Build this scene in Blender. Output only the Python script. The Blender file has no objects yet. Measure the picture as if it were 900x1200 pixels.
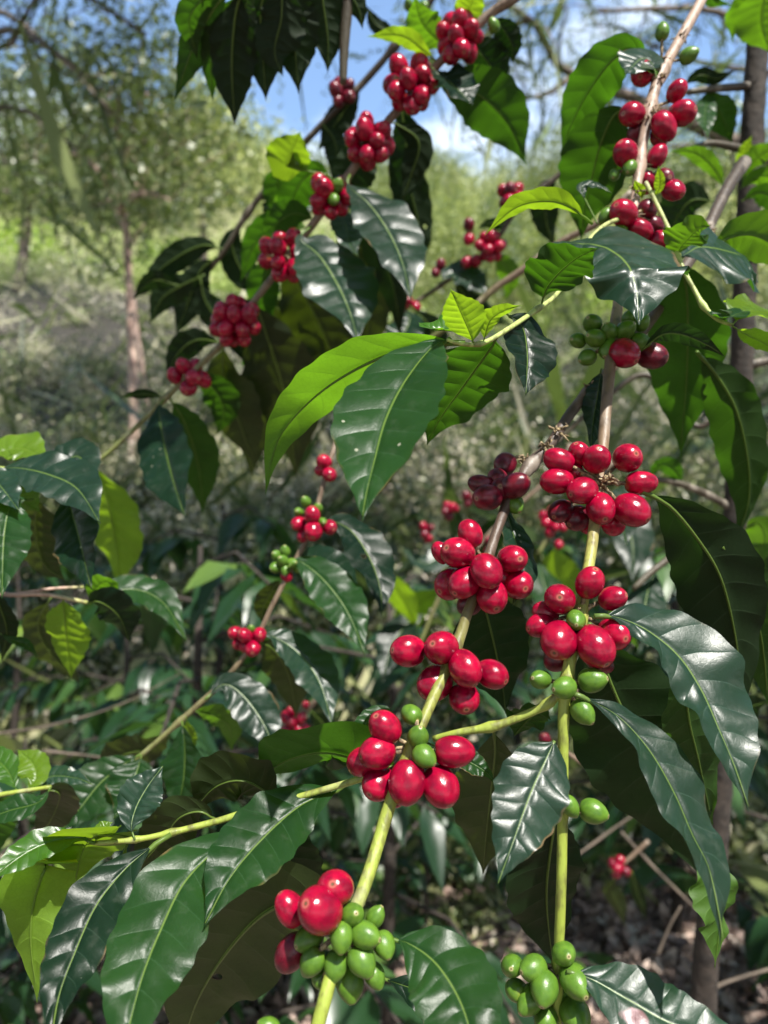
import bpy, math, random
import numpy as np
from mathutils import Vector, Matrix, noise as mnoise

random.seed(11)
rng = np.random.default_rng(7)
R = math.radians
scene = bpy.context.scene
COL = scene.collection
F = 1200 * 26 / 36.0            # focal length in photo pixels
CAM = Vector((0, 0, 1.5))

def P(x, y, d):
    """point seen at photo pixel x, y and d metres away along the view axis"""
    return Vector(((x - 450) / F * d, d, 1.5 - (y - 600) / F * d))

# ------------------------------------------------------------------ materials
def new_mat(name):
    m = bpy.data.materials.new(name)
    m.use_nodes = True
    nt = m.node_tree
    nt.nodes.clear()
    out = nt.nodes.new('ShaderNodeOutputMaterial')
    return m, nt, out

class NT:
    def __init__(s, nt): s.nt = nt
    def n(s, t, **kw):
        nd = s.nt.nodes.new(t)
        for k, v in kw.items():
            if k.startswith('i_'):
                key = k[2:]
                nd.inputs[int(key) if key.isdigit() else key.replace('_', ' ')].default_value = v
            else:
                setattr(nd, k, v)
        return nd
    def l(s, a, b): s.nt.links.new(a, b)
    def math(s, op, a, b=None, c=None, clamp=False):
        nd = s.nt.nodes.new('ShaderNodeMath'); nd.operation = op; nd.use_clamp = clamp
        for i, v in enumerate((a, b, c)):
            if v is None: continue
            if isinstance(v, (int, float)): nd.inputs[i].default_value = v
            else: s.l(v, nd.inputs[i])
        return nd.outputs[0]
    def mix(s, fac, a, b, blend='MIX'):
        nd = s.nt.nodes.new('ShaderNodeMix'); nd.data_type = 'RGBA'; nd.blend_type = blend
        for sock, v in ((nd.inputs[0], fac), (nd.inputs[6], a), (nd.inputs[7], b)):
            if isinstance(v, (int, float)): sock.default_value = v
            elif isinstance(v, tuple): sock.default_value = (*v, 1) if len(v) == 3 else v
            else: s.l(v, sock)
        return nd.outputs[2]
    def ramp(s, fac, stops, interp='LINEAR'):
        nd = s.nt.nodes.new('ShaderNodeValToRGB'); cr = nd.color_ramp; cr.interpolation = interp
        while len(cr.elements) < len(stops): cr.elements.new(0.5)
        for e, (p, c) in zip(cr.elements, stops):
            e.position = p; e.color = (*c, 1) if len(c) == 3 else c
        if fac is not None: s.l(fac, nd.inputs[0])
        return nd.outputs[0]
    def smooth(s, x, lo, hi):
        nd = s.nt.nodes.new('ShaderNodeMapRange'); nd.interpolation_type = 'SMOOTHSTEP'
        s.l(x, nd.inputs[0]); nd.inputs[1].default_value = lo; nd.inputs[2].default_value = hi
        return nd.outputs[0]

NV = 9.0     # lateral veins each side of a leaf
def leaf_material(name, top, under, trans, rough=0.3, tw=0.4, vein=(0.22, 0.34, 0.06), speck=1.0, spec=0.5, quilt=0.0004, blotch=None):
    m, nt, out = new_mat(name); g = NT(nt)
    uv = g.n('ShaderNodeUVMap'); sep = g.n('ShaderNodeSeparateXYZ'); g.l(uv.outputs[0], sep.inputs[0])
    t = sep.outputs[0]
    av = g.math('ABSOLUTE', g.math('MULTIPLY_ADD', sep.outputs[1], 2.0, -1.0))
    oi = g.n('ShaderNodeObjectInfo'); rnd = oi.outputs['Random']
    tc = g.n('ShaderNodeTexCoord')
    off = g.n('ShaderNodeVectorMath', operation='ADD'); g.l(tc.outputs['Object'], off.inputs[0])
    cmb = g.n('ShaderNodeCombineXYZ'); g.l(g.math('MULTIPLY', rnd, 37.0), cmb.inputs[0]); g.l(cmb.outputs[0], off.inputs[1])
    n1 = g.n('ShaderNodeTexNoise', i_Scale=28.0, i_Detail=5.0); g.l(off.outputs[0], n1.inputs['Vector'])
    n2 = g.n('ShaderNodeTexNoise', i_Scale=150.0, i_Detail=4.0); g.l(off.outputs[0], n2.inputs['Vector'])
    # veins
    p = g.math('SUBTRACT', g.math('MULTIPLY', t, NV), g.math('MULTIPLY', g.math('POWER', av, 1.3), 0.75))
    p = g.math('ADD', p, g.math('MULTIPLY', g.math('SUBTRACT', n1.outputs[0], 0.5), 0.25))
    fr = g.math('ABSOLUTE', g.math('SUBTRACT', g.math('FRACT', p), 0.5))          # 0.5 on a vein
    lat = g.smooth(fr, 0.455, 0.495)
    lat = g.math('MULTIPLY', lat, g.math('SUBTRACT', 1.0, g.math('POWER', av, 3.0)))
    w0 = g.math('MULTIPLY_ADD', t, -0.018, 0.034)
    mid = g.math('SUBTRACT', 1.0, g.smooth(g.math('DIVIDE', av, w0), 0.5, 1.1))
    # fine net of veinlets
    vor = g.n('ShaderNodeTexVoronoi', feature='DISTANCE_TO_EDGE', i_Scale=330.0); g.l(off.outputs[0], vor.inputs['Vector'])
    net = g.math('SUBTRACT', 1.0, g.smooth(vor.outputs['Distance'], 0.0, 0.10))
    # specks and blemishes
    vs = g.n('ShaderNodeTexVoronoi', feature='F1', i_Scale=170.0); g.l(off.outputs[0], vs.inputs['Vector'])
    sc = g.n('ShaderNodeSeparateColor'); g.l(vs.outputs['Color'], sc.inputs[0])
    spk = g.math('MULTIPLY', g.math('LESS_THAN', vs.outputs['Distance'], 0.13), g.math('GREATER_THAN', sc.outputs[0], 0.86))
    spk = g.math('MULTIPLY', spk, g.math('MULTIPLY', g.math('GREATER_THAN', g.math('FRACT', g.math('MULTIPLY', rnd, 7.3)), 0.55), g.math('MULTIPLY', g.smooth(n1.outputs[0], .45, .6), 0.6 * speck)))
    vb = g.n('ShaderNodeTexVoronoi', feature='F1', i_Scale=34.0); g.l(off.outputs[0], vb.inputs['Vector'])
    sb = g.n('ShaderNodeSeparateColor'); g.l(vb.outputs['Color'], sb.inputs[0])
    bl = g.math('MULTIPLY', g.math('SUBTRACT', 1.0, g.smooth(g.math('ADD', vb.outputs['Distance'], g.math('MULTIPLY', n2.outputs[0], 0.2)), 0.16, 0.24)),
                g.math('GREATER_THAN', sb.outputs[1], 0.90))
    dust = g.smooth(n2.outputs[0], 0.52, 0.75)
    var = g.math('MULTIPLY_ADD', n1.outputs[0], 0.9, 0.55)
    var = g.math('MULTIPLY', var, g.math('MULTIPLY_ADD', rnd, 0.5, 0.75))
    def shade(base):
        v = g.n('ShaderNodeVectorMath', operation='SCALE'); v.inputs[0].default_value = base; g.l(var, v.inputs['Scale'])
        return v.outputs[0]
    ctop = g.mix(g.math('MULTIPLY', lat, 0.4), shade(top), tuple(min(1, c * 2.2 + 0.02) for c in top))
    ctop = g.mix(g.math('MULTIPLY', net, 0.12), ctop, tuple(min(1, c * 1.8) for c in top))
    ctop = g.mix(g.math('MULTIPLY', mid, 0.5), ctop, vein)
    ctop = g.mix(g.math('MULTIPLY', dust, 0.04), ctop, (0.35, 0.36, 0.30))
    ctop = g.mix(spk, ctop, (0.6, 0.6, 0.45))
    ctop = g.mix(g.math('MULTIPLY', bl, 0.8), ctop, (0.10, 0.055, 0.03))
    # browned, nibbled margins here and there
    edge = g.math('MULTIPLY', g.smooth(g.math('ADD', av, g.math('MULTIPLY', n2.outputs[0], 0.12)), 0.98, 1.03), g.smooth(n1.outputs[0], 0.58, 0.68))
    ctop = g.mix(g.math('MULTIPLY', edge, 0.8), ctop, (0.16, 0.10, 0.045))
    if blotch:
        bu, bv, br = blotch
        dx = g.math('DIVIDE', g.math('SUBTRACT', t, bu), br); dy = g.math('DIVIDE', g.math('SUBTRACT', sep.outputs[1], bv), br * 1.9)
        dd = g.math('ADD', g.math('SQRT', g.math('ADD', g.math('MULTIPLY', dx, dx), g.math('MULTIPLY', dy, dy))), g.math('MULTIPLY', g.math('SUBTRACT', n2.outputs[0], 0.5), 1.1))
        bm = g.math('SUBTRACT', 1.0, g.smooth(dd, 0.75, 1.1))
        ctop = g.mix(g.math('MULTIPLY', bm, 0.9), ctop, g.mix(g.smooth(n2.outputs[0], .42, .6), (0.22, 0.11, 0.12), (0.50, 0.34, 0.36)))
    cund = g.mix(g.math('MULTIPLY', lat, 0.5), shade(under), tuple(min(1, c * 2.2 + 0.014) for c in under))
    cund = g.mix(g.math('MULTIPLY', net, 0.25), cund, tuple(c * 0.7 for c in under))
    cund = g.mix(mid, cund, tuple(min(1, c * 1.1 + 0.02) for c in vein))
    cund = g.mix(g.math('MULTIPLY', bl, 0.8), cund, (0.08, 0.05, 0.02))
    geo = g.n('ShaderNodeNewGeometry')
    col = g.mix(geo.outputs['Backfacing'], ctop, cund)
    ct = g.mix(g.math('MULTIPLY', g.math('MAXIMUM', lat, g.math('MULTIPLY', net, 0.45)), 0.34), shade(trans), tuple(c * 0.55 for c in trans))
    ct = g.mix(mid, ct, tuple(c * 0.8 for c in trans))
    ct = g.mix(bl, ct, (0.03, 0.015, 0.0))
    # quilting between the lateral veins, a millimetre or so deep, then the fine grain
    q = g.math('POWER', g.math('SINE', g.math('MULTIPLY', g.math('FRACT', p), math.pi)), 0.55)
    q = g.math('MULTIPLY', q, g.math('MULTIPLY', g.smooth(av, 0.0, 0.25), g.math('SUBTRACT', 1.0, g.math('POWER', av, 4.0))))
    bq = g.n('ShaderNodeBump', i_Strength=1.0, i_Distance=quilt)
    g.l(g.math('ADD', q, g.math('MULTIPLY', n1.outputs[0], 0.8)), bq.inputs['Height'])
    bmp = g.n('ShaderNodeBump', i_Strength=0.5, i_Distance=0.0002); g.l(bq.outputs[0], bmp.inputs['Normal'])
    n3 = g.n('ShaderNodeTexNoise', i_Scale=420.0, i_Detail=3.0); g.l(off.outputs[0], n3.inputs['Vector'])
    hgt = g.math('ADD', g.math('MULTIPLY', net, -0.12), g.math('MULTIPLY', n3.outputs[0], 0.8))
    g.l(hgt, bmp.inputs['Height'])
    bs = g.n('ShaderNodeBsdfPrincipled')
    g.l(col, bs.inputs['Base Color'])
    g.l(g.math('MULTIPLY_ADD', geo.outputs['Backfacing'], 0.25, g.math('MULTIPLY_ADD', dust, 0.12, rough)), bs.inputs['Roughness'])
    bs.inputs['Specular IOR Level'].default_value = spec
    g.l(bmp.outputs[0], bs.inputs['Normal'])
    tr = g.n('ShaderNodeBsdfTranslucent'); g.l(ct, tr.inputs[0]); g.l(bmp.outputs[0], tr.inputs['Normal'])
    mx = g.n('ShaderNodeMixShader', i_0=tw); g.l(bs.outputs[0], mx.inputs[1]); g.l(tr.outputs[0], mx.inputs[2])
    # insect holes
    hole = g.math('MULTIPLY', g.math('LESS_THAN', g.math('ADD', vb.outputs['Distance'], g.math('MULTIPLY', n2.outputs[0], 0.14)), 0.17), g.math('GREATER_THAN', sb.outputs[1], 0.96))
    tb = g.n('ShaderNodeBsdfTransparent'); mh = g.n('ShaderNodeMixShader'); g.l(hole, mh.inputs[0]); g.l(mx.outputs[0], mh.inputs[1]); g.l(tb.outputs[0], mh.inputs[2])
    g.l(mh.outputs[0], out.inputs[0])
    return m

LM = {
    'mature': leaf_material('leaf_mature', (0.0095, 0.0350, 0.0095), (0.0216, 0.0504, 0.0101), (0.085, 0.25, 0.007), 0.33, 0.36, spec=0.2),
    'deep':   leaf_material('leaf_deep_shaded', (0.0065, 0.0202, 0.0101), (0.0101, 0.0230, 0.0065), (0.0216, 0.0720, 0.0043), 0.33, 0.28, spec=0.2),  # dark green, with the shade of hanging and silhouetted leaves put into the colour
    'blue':   leaf_material('leaf_waxy', (0.0115, 0.0317, 0.0187), (0.0216, 0.0475, 0.0144), (0.0576, 0.1728, 0.0086), 0.34, 0.30, spec=0.38),
    'blot':   leaf_material('leaf_waxy_blotched', (0.0130, 0.0360, 0.0202), (0.0216, 0.0475, 0.0144), (0.0576, 0.1728, 0.0086), 0.36, 0.30, spec=0.5, blotch=(0.36, 0.70, 0.085)),
    'young':  leaf_material('leaf_young', (0.0396, 0.1224, 0.0115), (0.0576, 0.1368, 0.0130), (0.1584, 0.3600, 0.0086), 0.32, 0.45, (0.2016, 0.3024, 0.0504), 0.3, quilt=0.0003),
    'lime':   leaf_material('leaf_lime', (0.0936, 0.1800, 0.0108), (0.1152, 0.2088, 0.0158), (0.3312, 0.5472, 0.0144), 0.33, 0.5, (0.2448, 0.3456, 0.0648), 0.3, quilt=0.0002),
    'olive':  leaf_material('leaf_olive', (0.0173, 0.0331, 0.0072), (0.0202, 0.0360, 0.0065), (0.0720, 0.1152, 0.0043), 0.34, 0.34),
}

def stem_material(name, stops, rough=0.5):
    m, nt, out = new_mat(name); g = NT(nt)
    uv = g.n('ShaderNodeUVMap'); sep = g.n('ShaderNodeSeparateXYZ'); g.l(uv.outputs[0], sep.inputs[0])
    tc = g.n('ShaderNodeTexCoord')
    mp = g.n('ShaderNodeMapping'); mp.inputs['Scale'].default_value = (1, 1, 0.35); g.l(tc.outputs['Object'], mp.inputs[0])
    n1 = g.n('ShaderNodeTexNoise', i_Scale=240.0, i_Detail=6.0); g.l(mp.outputs[0], n1.inputs['Vector'])
    n2 = g.n('ShaderNodeTexNoise', i_Scale=45.0, i_Detail=4.0); g.l(mp.outputs[0], n2.inputs['Vector'])
    u = g.math('ADD', sep.outputs[0], g.math('MULTIPLY', g.math('SUBTRACT', n2.outputs[0], 0.5), 0.07))
    c = g.ramp(u, stops)
    c = g.mix(g.math('MULTIPLY', g.smooth(n1.outputs[0], 0.47, 0.68), 0.6), c, (0.06, 0.038, 0.022))
    c = g.mix(g.math('MULTIPLY', g.smooth(n2.outputs[0], 0.55, 0.7), 0.35), c, (0.5, 0.44, 0.36))
    bs = g.n('ShaderNodeBsdfPrincipled'); g.l(c, bs.inputs['Base Color']); bs.inputs['Roughness'].default_value = rough
    bmp = g.n('ShaderNodeBump', i_Strength=0.8, i_Distance=0.001); g.l(n1.outputs[0], bmp.inputs['Height']); g.l(bmp.outputs[0], bs.inputs['Normal'])
    g.l(bs.outputs[0], out.inputs[0])
    return m

TAN, BRN, DKB, YG, GRN = (0.34, 0.24, 0.18), (0.13, 0.085, 0.05), (0.04, 0.03, 0.022), (0.26, 0.32, 0.045), (0.15, 0.22, 0.04)
SM = {
    'A': stem_material('stem_main', [(0, TAN), (0.3, TAN), (0.42, BRN), (0.54, (0.20, 0.13, 0.07)), (0.6, (0.30, 0.30, 0.07)), (0.75, YG), (1, YG)]),
    'B': stem_material('stem_second', [(0, DKB), (0.28, (0.10, 0.07, 0.05)), (0.34, (0.20, 0.13, 0.09)), (0.37, (0.06, 0.04, 0.03)), (0.55, (0.075, 0.045, 0.03)), (0.62, (0.18, 0.18, 0.04)), (0.8, YG), (1, YG)]),
    'green': stem_material('stem_green', [(0, (0.26, 0.31, 0.06)), (1, YG)]),
    'pale': stem_material('stem_pale', [(0, (0.34, 0.38, 0.14)), (1, (0.36, 0.44, 0.12))]),
    'brown': stem_material('stem_brown', [(0, (0.16, 0.11, 0.075)), (0.6, (0.17, 0.12, 0.08)), (1, (0.16, 0.19, 0.05))]),
    'dark': stem_material('stem_dark', [(0, DKB), (1, (0.07, 0.06, 0.035))]),
    'pink': stem_material('stem_pink', [(0, (0.36, 0.22, 0.18)), (0.7, (0.40, 0.27, 0.20)), (1, (0.35, 0.38, 0.12))]),
}

def cherry_material(name, c1, c2, tipc, rough, blot=0.5, turn=(0.45, 0.09, 0.02)):
    m, nt, out = new_mat(name); g = NT(nt)
    uv = g.n('ShaderNodeUVMap'); sep = g.n('ShaderNodeSeparateXYZ'); g.l(uv.outputs[0], sep.inputs[0])
    oi = g.n('ShaderNodeObjectInfo'); tc = g.n('ShaderNodeTexCoord')
    off = g.n('ShaderNodeVectorMath', operation='ADD'); g.l(tc.outputs['Object'], off.inputs[0])
    cmb = g.n('ShaderNodeCombineXYZ'); g.l(g.math('MULTIPLY', oi.outputs['Random'], 51.0), cmb.inputs[1]); g.l(cmb.outputs[0], off.inputs[1])
    n1 = g.n('ShaderNodeTexNoise', i_Scale=1.6, i_Detail=3.0); g.l(off.outputs[0], n1.inputs['Vector'])
    n2 = g.n('ShaderNodeTexNoise', i_Scale=9.0, i_Detail=6.0); g.l(off.outputs[0], n2.inputs['Vector'])
    c = g.mix(g.smooth(n1.outputs[0], 0.35, 0.7), c1, c2)
    c = g.mix(g.math('MULTIPLY', oi.outputs['Random'], 0.45), c, c2)
    vs = g.n('ShaderNodeTexVoronoi', feature='F1', i_Scale=5.5); g.l(off.outputs[0], vs.inputs['Vector'])
    sc = g.n('ShaderNodeSeparateColor'); g.l(vs.outputs['Color'], sc.inputs[0])
    spk = g.math('MULTIPLY', g.math('LESS_THAN', g.math('ADD', vs.outputs['Distance'], g.math('MULTIPLY', n2.outputs[0], 0.1)), 0.16), g.math('GREATER_THAN', sc.outputs[0], 0.72))
    c = g.mix(g.math('MULTIPLY', spk, blot), c, tipc)
    v = sep.outputs[1]
    ring = g.math('MULTIPLY', g.smooth(v, 0.925, 0.945), g.math('SUBTRACT', 1.0, g.smooth(v, 0.962, 0.975)))
    c = g.mix(g.math('MULTIPLY', g.smooth(v, 0.88, 0.94), 0.15), c, tipc)
    c = g.mix(g.math('MULTIPLY', ring, 0.7), c, tipc)
    c = g.mix(g.smooth(v, 0.966, 0.98), c, (0.10, 0.06, 0.03))
    c = g.mix(g.math('MULTIPLY', g.math('SUBTRACT', 1.0, g.smooth(v, 0.02, 0.09)), 0.7), c, (0.30, 0.32, 0.06))
    part = g.math('MULTIPLY', g.smooth(g.math('ADD', g.math('SUBTRACT', 1.0, v), g.math('MULTIPLY', n1.outputs[0], 0.5)), 0.95, 1.35), g.math('GREATER_THAN', g.math('FRACT', g.math('MULTIPLY', oi.outputs['Random'], 9.7)), 0.72))
    c = g.mix(g.math('MULTIPLY', part, 0.75), c, tuple(x * .8 for x in turn))
    bs = g.n('ShaderNodeBsdfPrincipled'); g.l(c, bs.inputs['Base Color'])
    g.l(g.math('MULTIPLY_ADD', n2.outputs[0], 0.16, rough - 0.08), bs.inputs['Roughness'])
    bs.inputs['Specular IOR Level'].default_value = 0.4
    bs.inputs['Subsurface Weight'].default_value = 0.04
    bs.inputs['Subsurface Radius'].default_value = (0.004, 0.0012, 0.001)
    bmp = g.n('ShaderNodeBump', i_Strength=0.07, i_Distance=0.02); g.l(n2.outputs[0], bmp.inputs['Height']); g.l(bmp.outputs[0], bs.inputs['Normal'])
    g.l(bs.outputs[0], out.inputs[0])
    return m
CM = {
    'r': cherry_material('cherry_ripe', (0.36, 0.002, 0.029), (0.15, 0.0012, 0.015), (0.34, 0.11, 0.08), 0.21, 0.4),
    'd': cherry_material('cherry_overripe_shaded', (0.16, 0.004, 0.016), (0.045, 0.003, 0.010), (0.25, 0.12, 0.08), 0.3, 0.3, (0.25, 0.01, 0.02)),  # overripe colour; elsewhere its dark red stands in for shade on ripe cherries
    'g': cherry_material('cherry_green', (0.095, 0.190, 0.018), (0.055, 0.125, 0.014), (0.40, 0.33, 0.17), 0.34, 0.25, (0.20, 0.26, 0.03)),
}
def plain_mat(name, c1, c2, scale, rough=0.7, bump=0.0):
    m, nt, out = new_mat(name); g = NT(nt)
    tc = g.n('ShaderNodeTexCoord')
    n1 = g.n('ShaderNodeTexNoise', i_Scale=scale, i_Detail=6.0); g.l(tc.outputs['Object'], n1.inputs['Vector'])
    bs = g.n('ShaderNodeBsdfPrincipled'); g.l(g.mix(g.smooth(n1.outputs[0], 0.35, 0.65), c1, c2), bs.inputs['Base Color']); bs.inputs['Roughness'].default_value = rough
    if bump:
        b = g.n('ShaderNodeBump', i_Strength=0.7, i_Distance=bump); g.l(n1.outputs[0], b.inputs['Height']); g.l(b.outputs[0], bs.inputs['Normal'])
    g.l(bs.outputs[0], out.inputs[0]); return m
M_NODE = plain_mat('dried_flower_bits', (0.33, 0.25, 0.13), (0.07, 0.045, 0.025), 500.0)
M_BARK = plain_mat('tree_bark', (0.20, 0.155, 0.12), (0.09, 0.07, 0.055), 14.0, 0.85, 0.02)
M_PINKBARK = plain_mat('tree_bark_pinkish', (0.50, 0.36, 0.29), (0.32, 0.21, 0.17), 9.0, 0.8, 0.02)
M_COFBARK = plain_mat('coffee_bark', (0.045, 0.034, 0.026), (0.018, 0.014, 0.011), 70.0, 0.85, 0.004)
M_TWIG = plain_mat('dry_twig', (0.16, 0.125, 0.095), (0.07, 0.055, 0.04), 20.0, 0.8)

def scatter_mat(name, stops, trans, tw=0.3, rough=0.4):
    m, nt, out = new_mat(name); g = NT(nt)
    uv = g.n('ShaderNodeUVMap'); sep = g.n('ShaderNodeSeparateXYZ'); g.l(uv.outputs[0], sep.inputs[0])
    c = g.ramp(sep.outputs[0], stops)
    bs = g.n('ShaderNodeBsdfPrincipled'); g.l(c, bs.inputs['Base Color']); bs.inputs['Roughness'].default_value = rough
    tr = g.n('ShaderNodeBsdfTranslucent'); g.l(g.mix(0.5, c, trans), tr.inputs[0])
    mx = g.n('ShaderNodeMixShader', i_0=tw); g.l(bs.outputs[0], mx.inputs[1]); g.l(tr.outputs[0], mx.inputs[2]); g.l(mx.outputs[0], out.inputs[0])
    return m
FM = {
    'shade': scatter_mat('foliage_shade_tree', [(0, (0.039, 0.066, 0.020)), (0.5, (0.099, 0.138, 0.039)), (0.85, (0.220, 0.242, 0.099)), (1, (0.297, 0.308, 0.154))], (0.3, 0.42, 0.06), rough=0.4),
    'lacy': scatter_mat('foliage_lacy_tree', [(0, (0.05, 0.08, 0.025)), (0.6, (0.12, 0.17, 0.05)), (1, (0.26, 0.29, 0.12))], (0.25, 0.36, 0.07)),
    'hill': scatter_mat('foliage_hill', [(0, (0.04, 0.07, 0.018)), (0.35, (0.16, 0.20, 0.05)), (0.65, (0.40, 0.43, 0.14)), (1, (0.56, 0.53, 0.28))], (0.45, 0.55, 0.10), rough=0.45),
    'meadow': scatter_mat('foliage_meadow', [(0, (0.188, 0.275, 0.056)), (0.6, (0.350, 0.450, 0.112)), (1, (0.550, 0.550, 0.250))], (0.4, 0.5, 0.08)),
    'bright': scatter_mat('foliage_bright', [(0, (0.195, 0.325, 0.033)), (1, (0.390, 0.520, 0.065))], (0.4, 0.6, 0.04)),
    'under': scatter_mat('foliage_under', [(0, (0.010, 0.020, 0.009)), (0.25, (0.045, 0.075, 0.022)), (0.5, (0.20, 0.24, 0.085)), (0.75, (0.40, 0.40, 0.20)), (1, (0.70, 0.62, 0.50))], (0.25, 0.36, 0.06), rough=0.36),  # darkest stops put shade patches into the clump colours
    'litter': scatter_mat('leaf_litter', [(0, (0.09, 0.06, 0.05)), (0.5, (0.28, 0.19, 0.155)), (0.85, (0.46, 0.35, 0.29)), (1, (0.6, 0.52, 0.44))], (0.3, 0.2, 0.1), 0.1, 0.6),
    'coffee': scatter_mat('foliage_coffee', [(0, (0.009, 0.030, 0.012)), (0.7, (0.018, 0.055, 0.018)), (0.93, (0.05, 0.11, 0.03)), (1, (0.16, 0.24, 0.03))], (0.12, 0.3, 0.03), 0.3, 0.34),
}

# ------------------------------------------------------------------ mesh builders
def link(name, me, mat=None, parent=None, loc=None):
    o = bpy.data.objects.new(name, me); COL.objects.link(o)
    if mat is not None and not me.materials: me.materials.append(mat)
    if parent is not None: o.parent = parent
    if loc is not None: o.location = loc
    return o
def tag(o, label=None, cat=None, group=None, kind=None):
    for k, v in (('label', label), ('category', cat), ('group', group), ('kind', kind)):
        if v: o[k] = v
    return o
def empty(name, loc, label, cat, group=None):
    o = bpy.data.objects.new(name, None); COL.objects.link(o); o.location = loc; o.empty_display_size = 0.02
    return tag(o, label, cat, group)

def mesh_np(name, V, Fc, UV=None, smooth=True):
    """V (n,3); Fc list of faces or (m,k) array; UV per vertex (n,2)"""
    me = bpy.data.meshes.new(name)
    V = np.asarray(V, dtype=np.float32)
    if isinstance(Fc, np.ndarray):
        m, k = Fc.shape
        loops = Fc.reshape(-1).astype(np.int32)
        starts = np.arange(0, m * k, k, dtype=np.int32)
        me.vertices.add(len(V)); me.vertices.foreach_set('co', V.reshape(-1))
        me.loops.add(len(loops)); me.loops.foreach_set('vertex_index', loops)
        me.polygons.add(m); me.polygons.foreach_set('loop_start', starts)
        me.update(calc_edges=True)
    else:
        me.from_pydata(V.tolist(), [], Fc)
        loops = np.empty(len(me.loops), dtype=np.int32); me.loops.foreach_get('vertex_index', loops)
    if UV is not None:
        ul = me.uv_layers.new(name='UVMap')
        ul.data.foreach_set('uv', np.asarray(UV, dtype=np.float32)[loops].reshape(-1))
    if smooth: me.polygons.foreach_set('use_smooth', np.ones(len(me.polygons), dtype=bool))
    me.update()
    return me

def spline(pts, n):
    """Catmull-Rom through rows of pts, n samples"""
    p = np.asarray(pts, dtype=float)
    if len(p) == 2: 
        s = np.linspace(0, 1, n)[:, None]; return p[0] * (1 - s) + p[1] * s
    seg = np.linalg.norm(np.diff(p[:, :3] if p.shape[1] > 2 else p, axis=0), axis=1); cum = np.concatenate([[0], np.cumsum(seg)]); cum /= cum[-1]
    e0, e1 = 2 * p[0] - p[1], 2 * p[-1] - p[-2]
    q = np.vstack([e0, p, e1])
    out = []
    for s in np.linspace(0, 1, n):
        i = min(np.searchsorted(cum, s, side='right') - 1, len(p) - 2)
        u = (s - cum[i]) / max(1e-9, cum[i + 1] - cum[i])
        a, b, c, d = q[i], q[i + 1], q[i + 2], q[i + 3]
        out.append(0.5 * (2 * b + (c - a) * u + (2 * a - 5 * b + 4 * c - d) * u * u + (3 * b - a - 3 * c + d) * u ** 3))
    return np.array(out)

class MB:
    def __init__(s): s.V, s.F, s.UV = [], [], []
    def tube(s, pts, radii, seg=10, rough=0.0, cap=True):
        pts = [Vector(p) for p in pts]; n = len(pts)
        b0 = len(s.V); side = None
        for i, p in enumerate(pts):
            t = (pts[min(i + 1, n - 1)] - pts[max(i - 1, 0)]).normalized()
            if side is None:
                side = t.cross(Vector((0.3, 1, 0.2))).normalized()
            side = (side - t * side.dot(t)).normalized(); up = t.cross(side)
            for k in range(seg):
                a = 2 * math.pi * k / seg
                r = radii[i] * (1 + rough * (mnoise.noise(p * 90 + Vector((math.cos(a), math.sin(a), 0)) * 1.3)))
                s.V.append(tuple(p + (side * math.cos(a) + up * math.sin(a)) * r)); s.UV.append((i / max(1, n - 1), k / seg))
        for i in range(n - 1):
            for k in range(seg):
                k2 = (k + 1) % seg
                s.F.append((b0 + i * seg + k, b0 + i * seg + k2, b0 + (i + 1) * seg + k2, b0 + (i + 1) * seg + k))
        if cap:
            s.F.append(tuple(b0 + k for k in reversed(range(seg)))); s.F.append(tuple(b0 + (n - 1) * seg + k for k in range(seg)))
        return s
    def build(s, name, mat, parent=None, origin=Vector((0, 0, 0)), loc=None):
        V = np.array(s.V) - np.array(origin)
        me = mesh_np(name, V, s.F, s.UV)
        return link(name, me, mat, parent, loc)

def px_tube(mb, pts, seg=10, step=6, rough=0.06, nodes=()):
    """pts rows of (x, y, d, radius in px); swollen at the node positions"""
    n = max(12, int(sum(math.hypot(pts[i + 1][0] - pts[i][0], pts[i + 1][1] - pts[i][1]) for i in range(len(pts) - 1)) / step))
    sp = spline([(x, y, d * 0 + 1000 * math.log(d), r) for x, y, d, r in pts], n)
    W, rad = [], []
    for x, y, ld, r in sp:
        d = math.exp(ld / 1000); rr = max(0.3, r)
        for nx, ny in nodes:
            rr *= 1 + 0.5 * math.exp(-((x - nx) ** 2 + (y - ny) ** 2) / (2 * (1.1 * r + 1) ** 2))
        W.append(P(x, y, d)); rad.append(rr * d / F)
    return mb.tube(W, rad, seg, rough)

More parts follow.
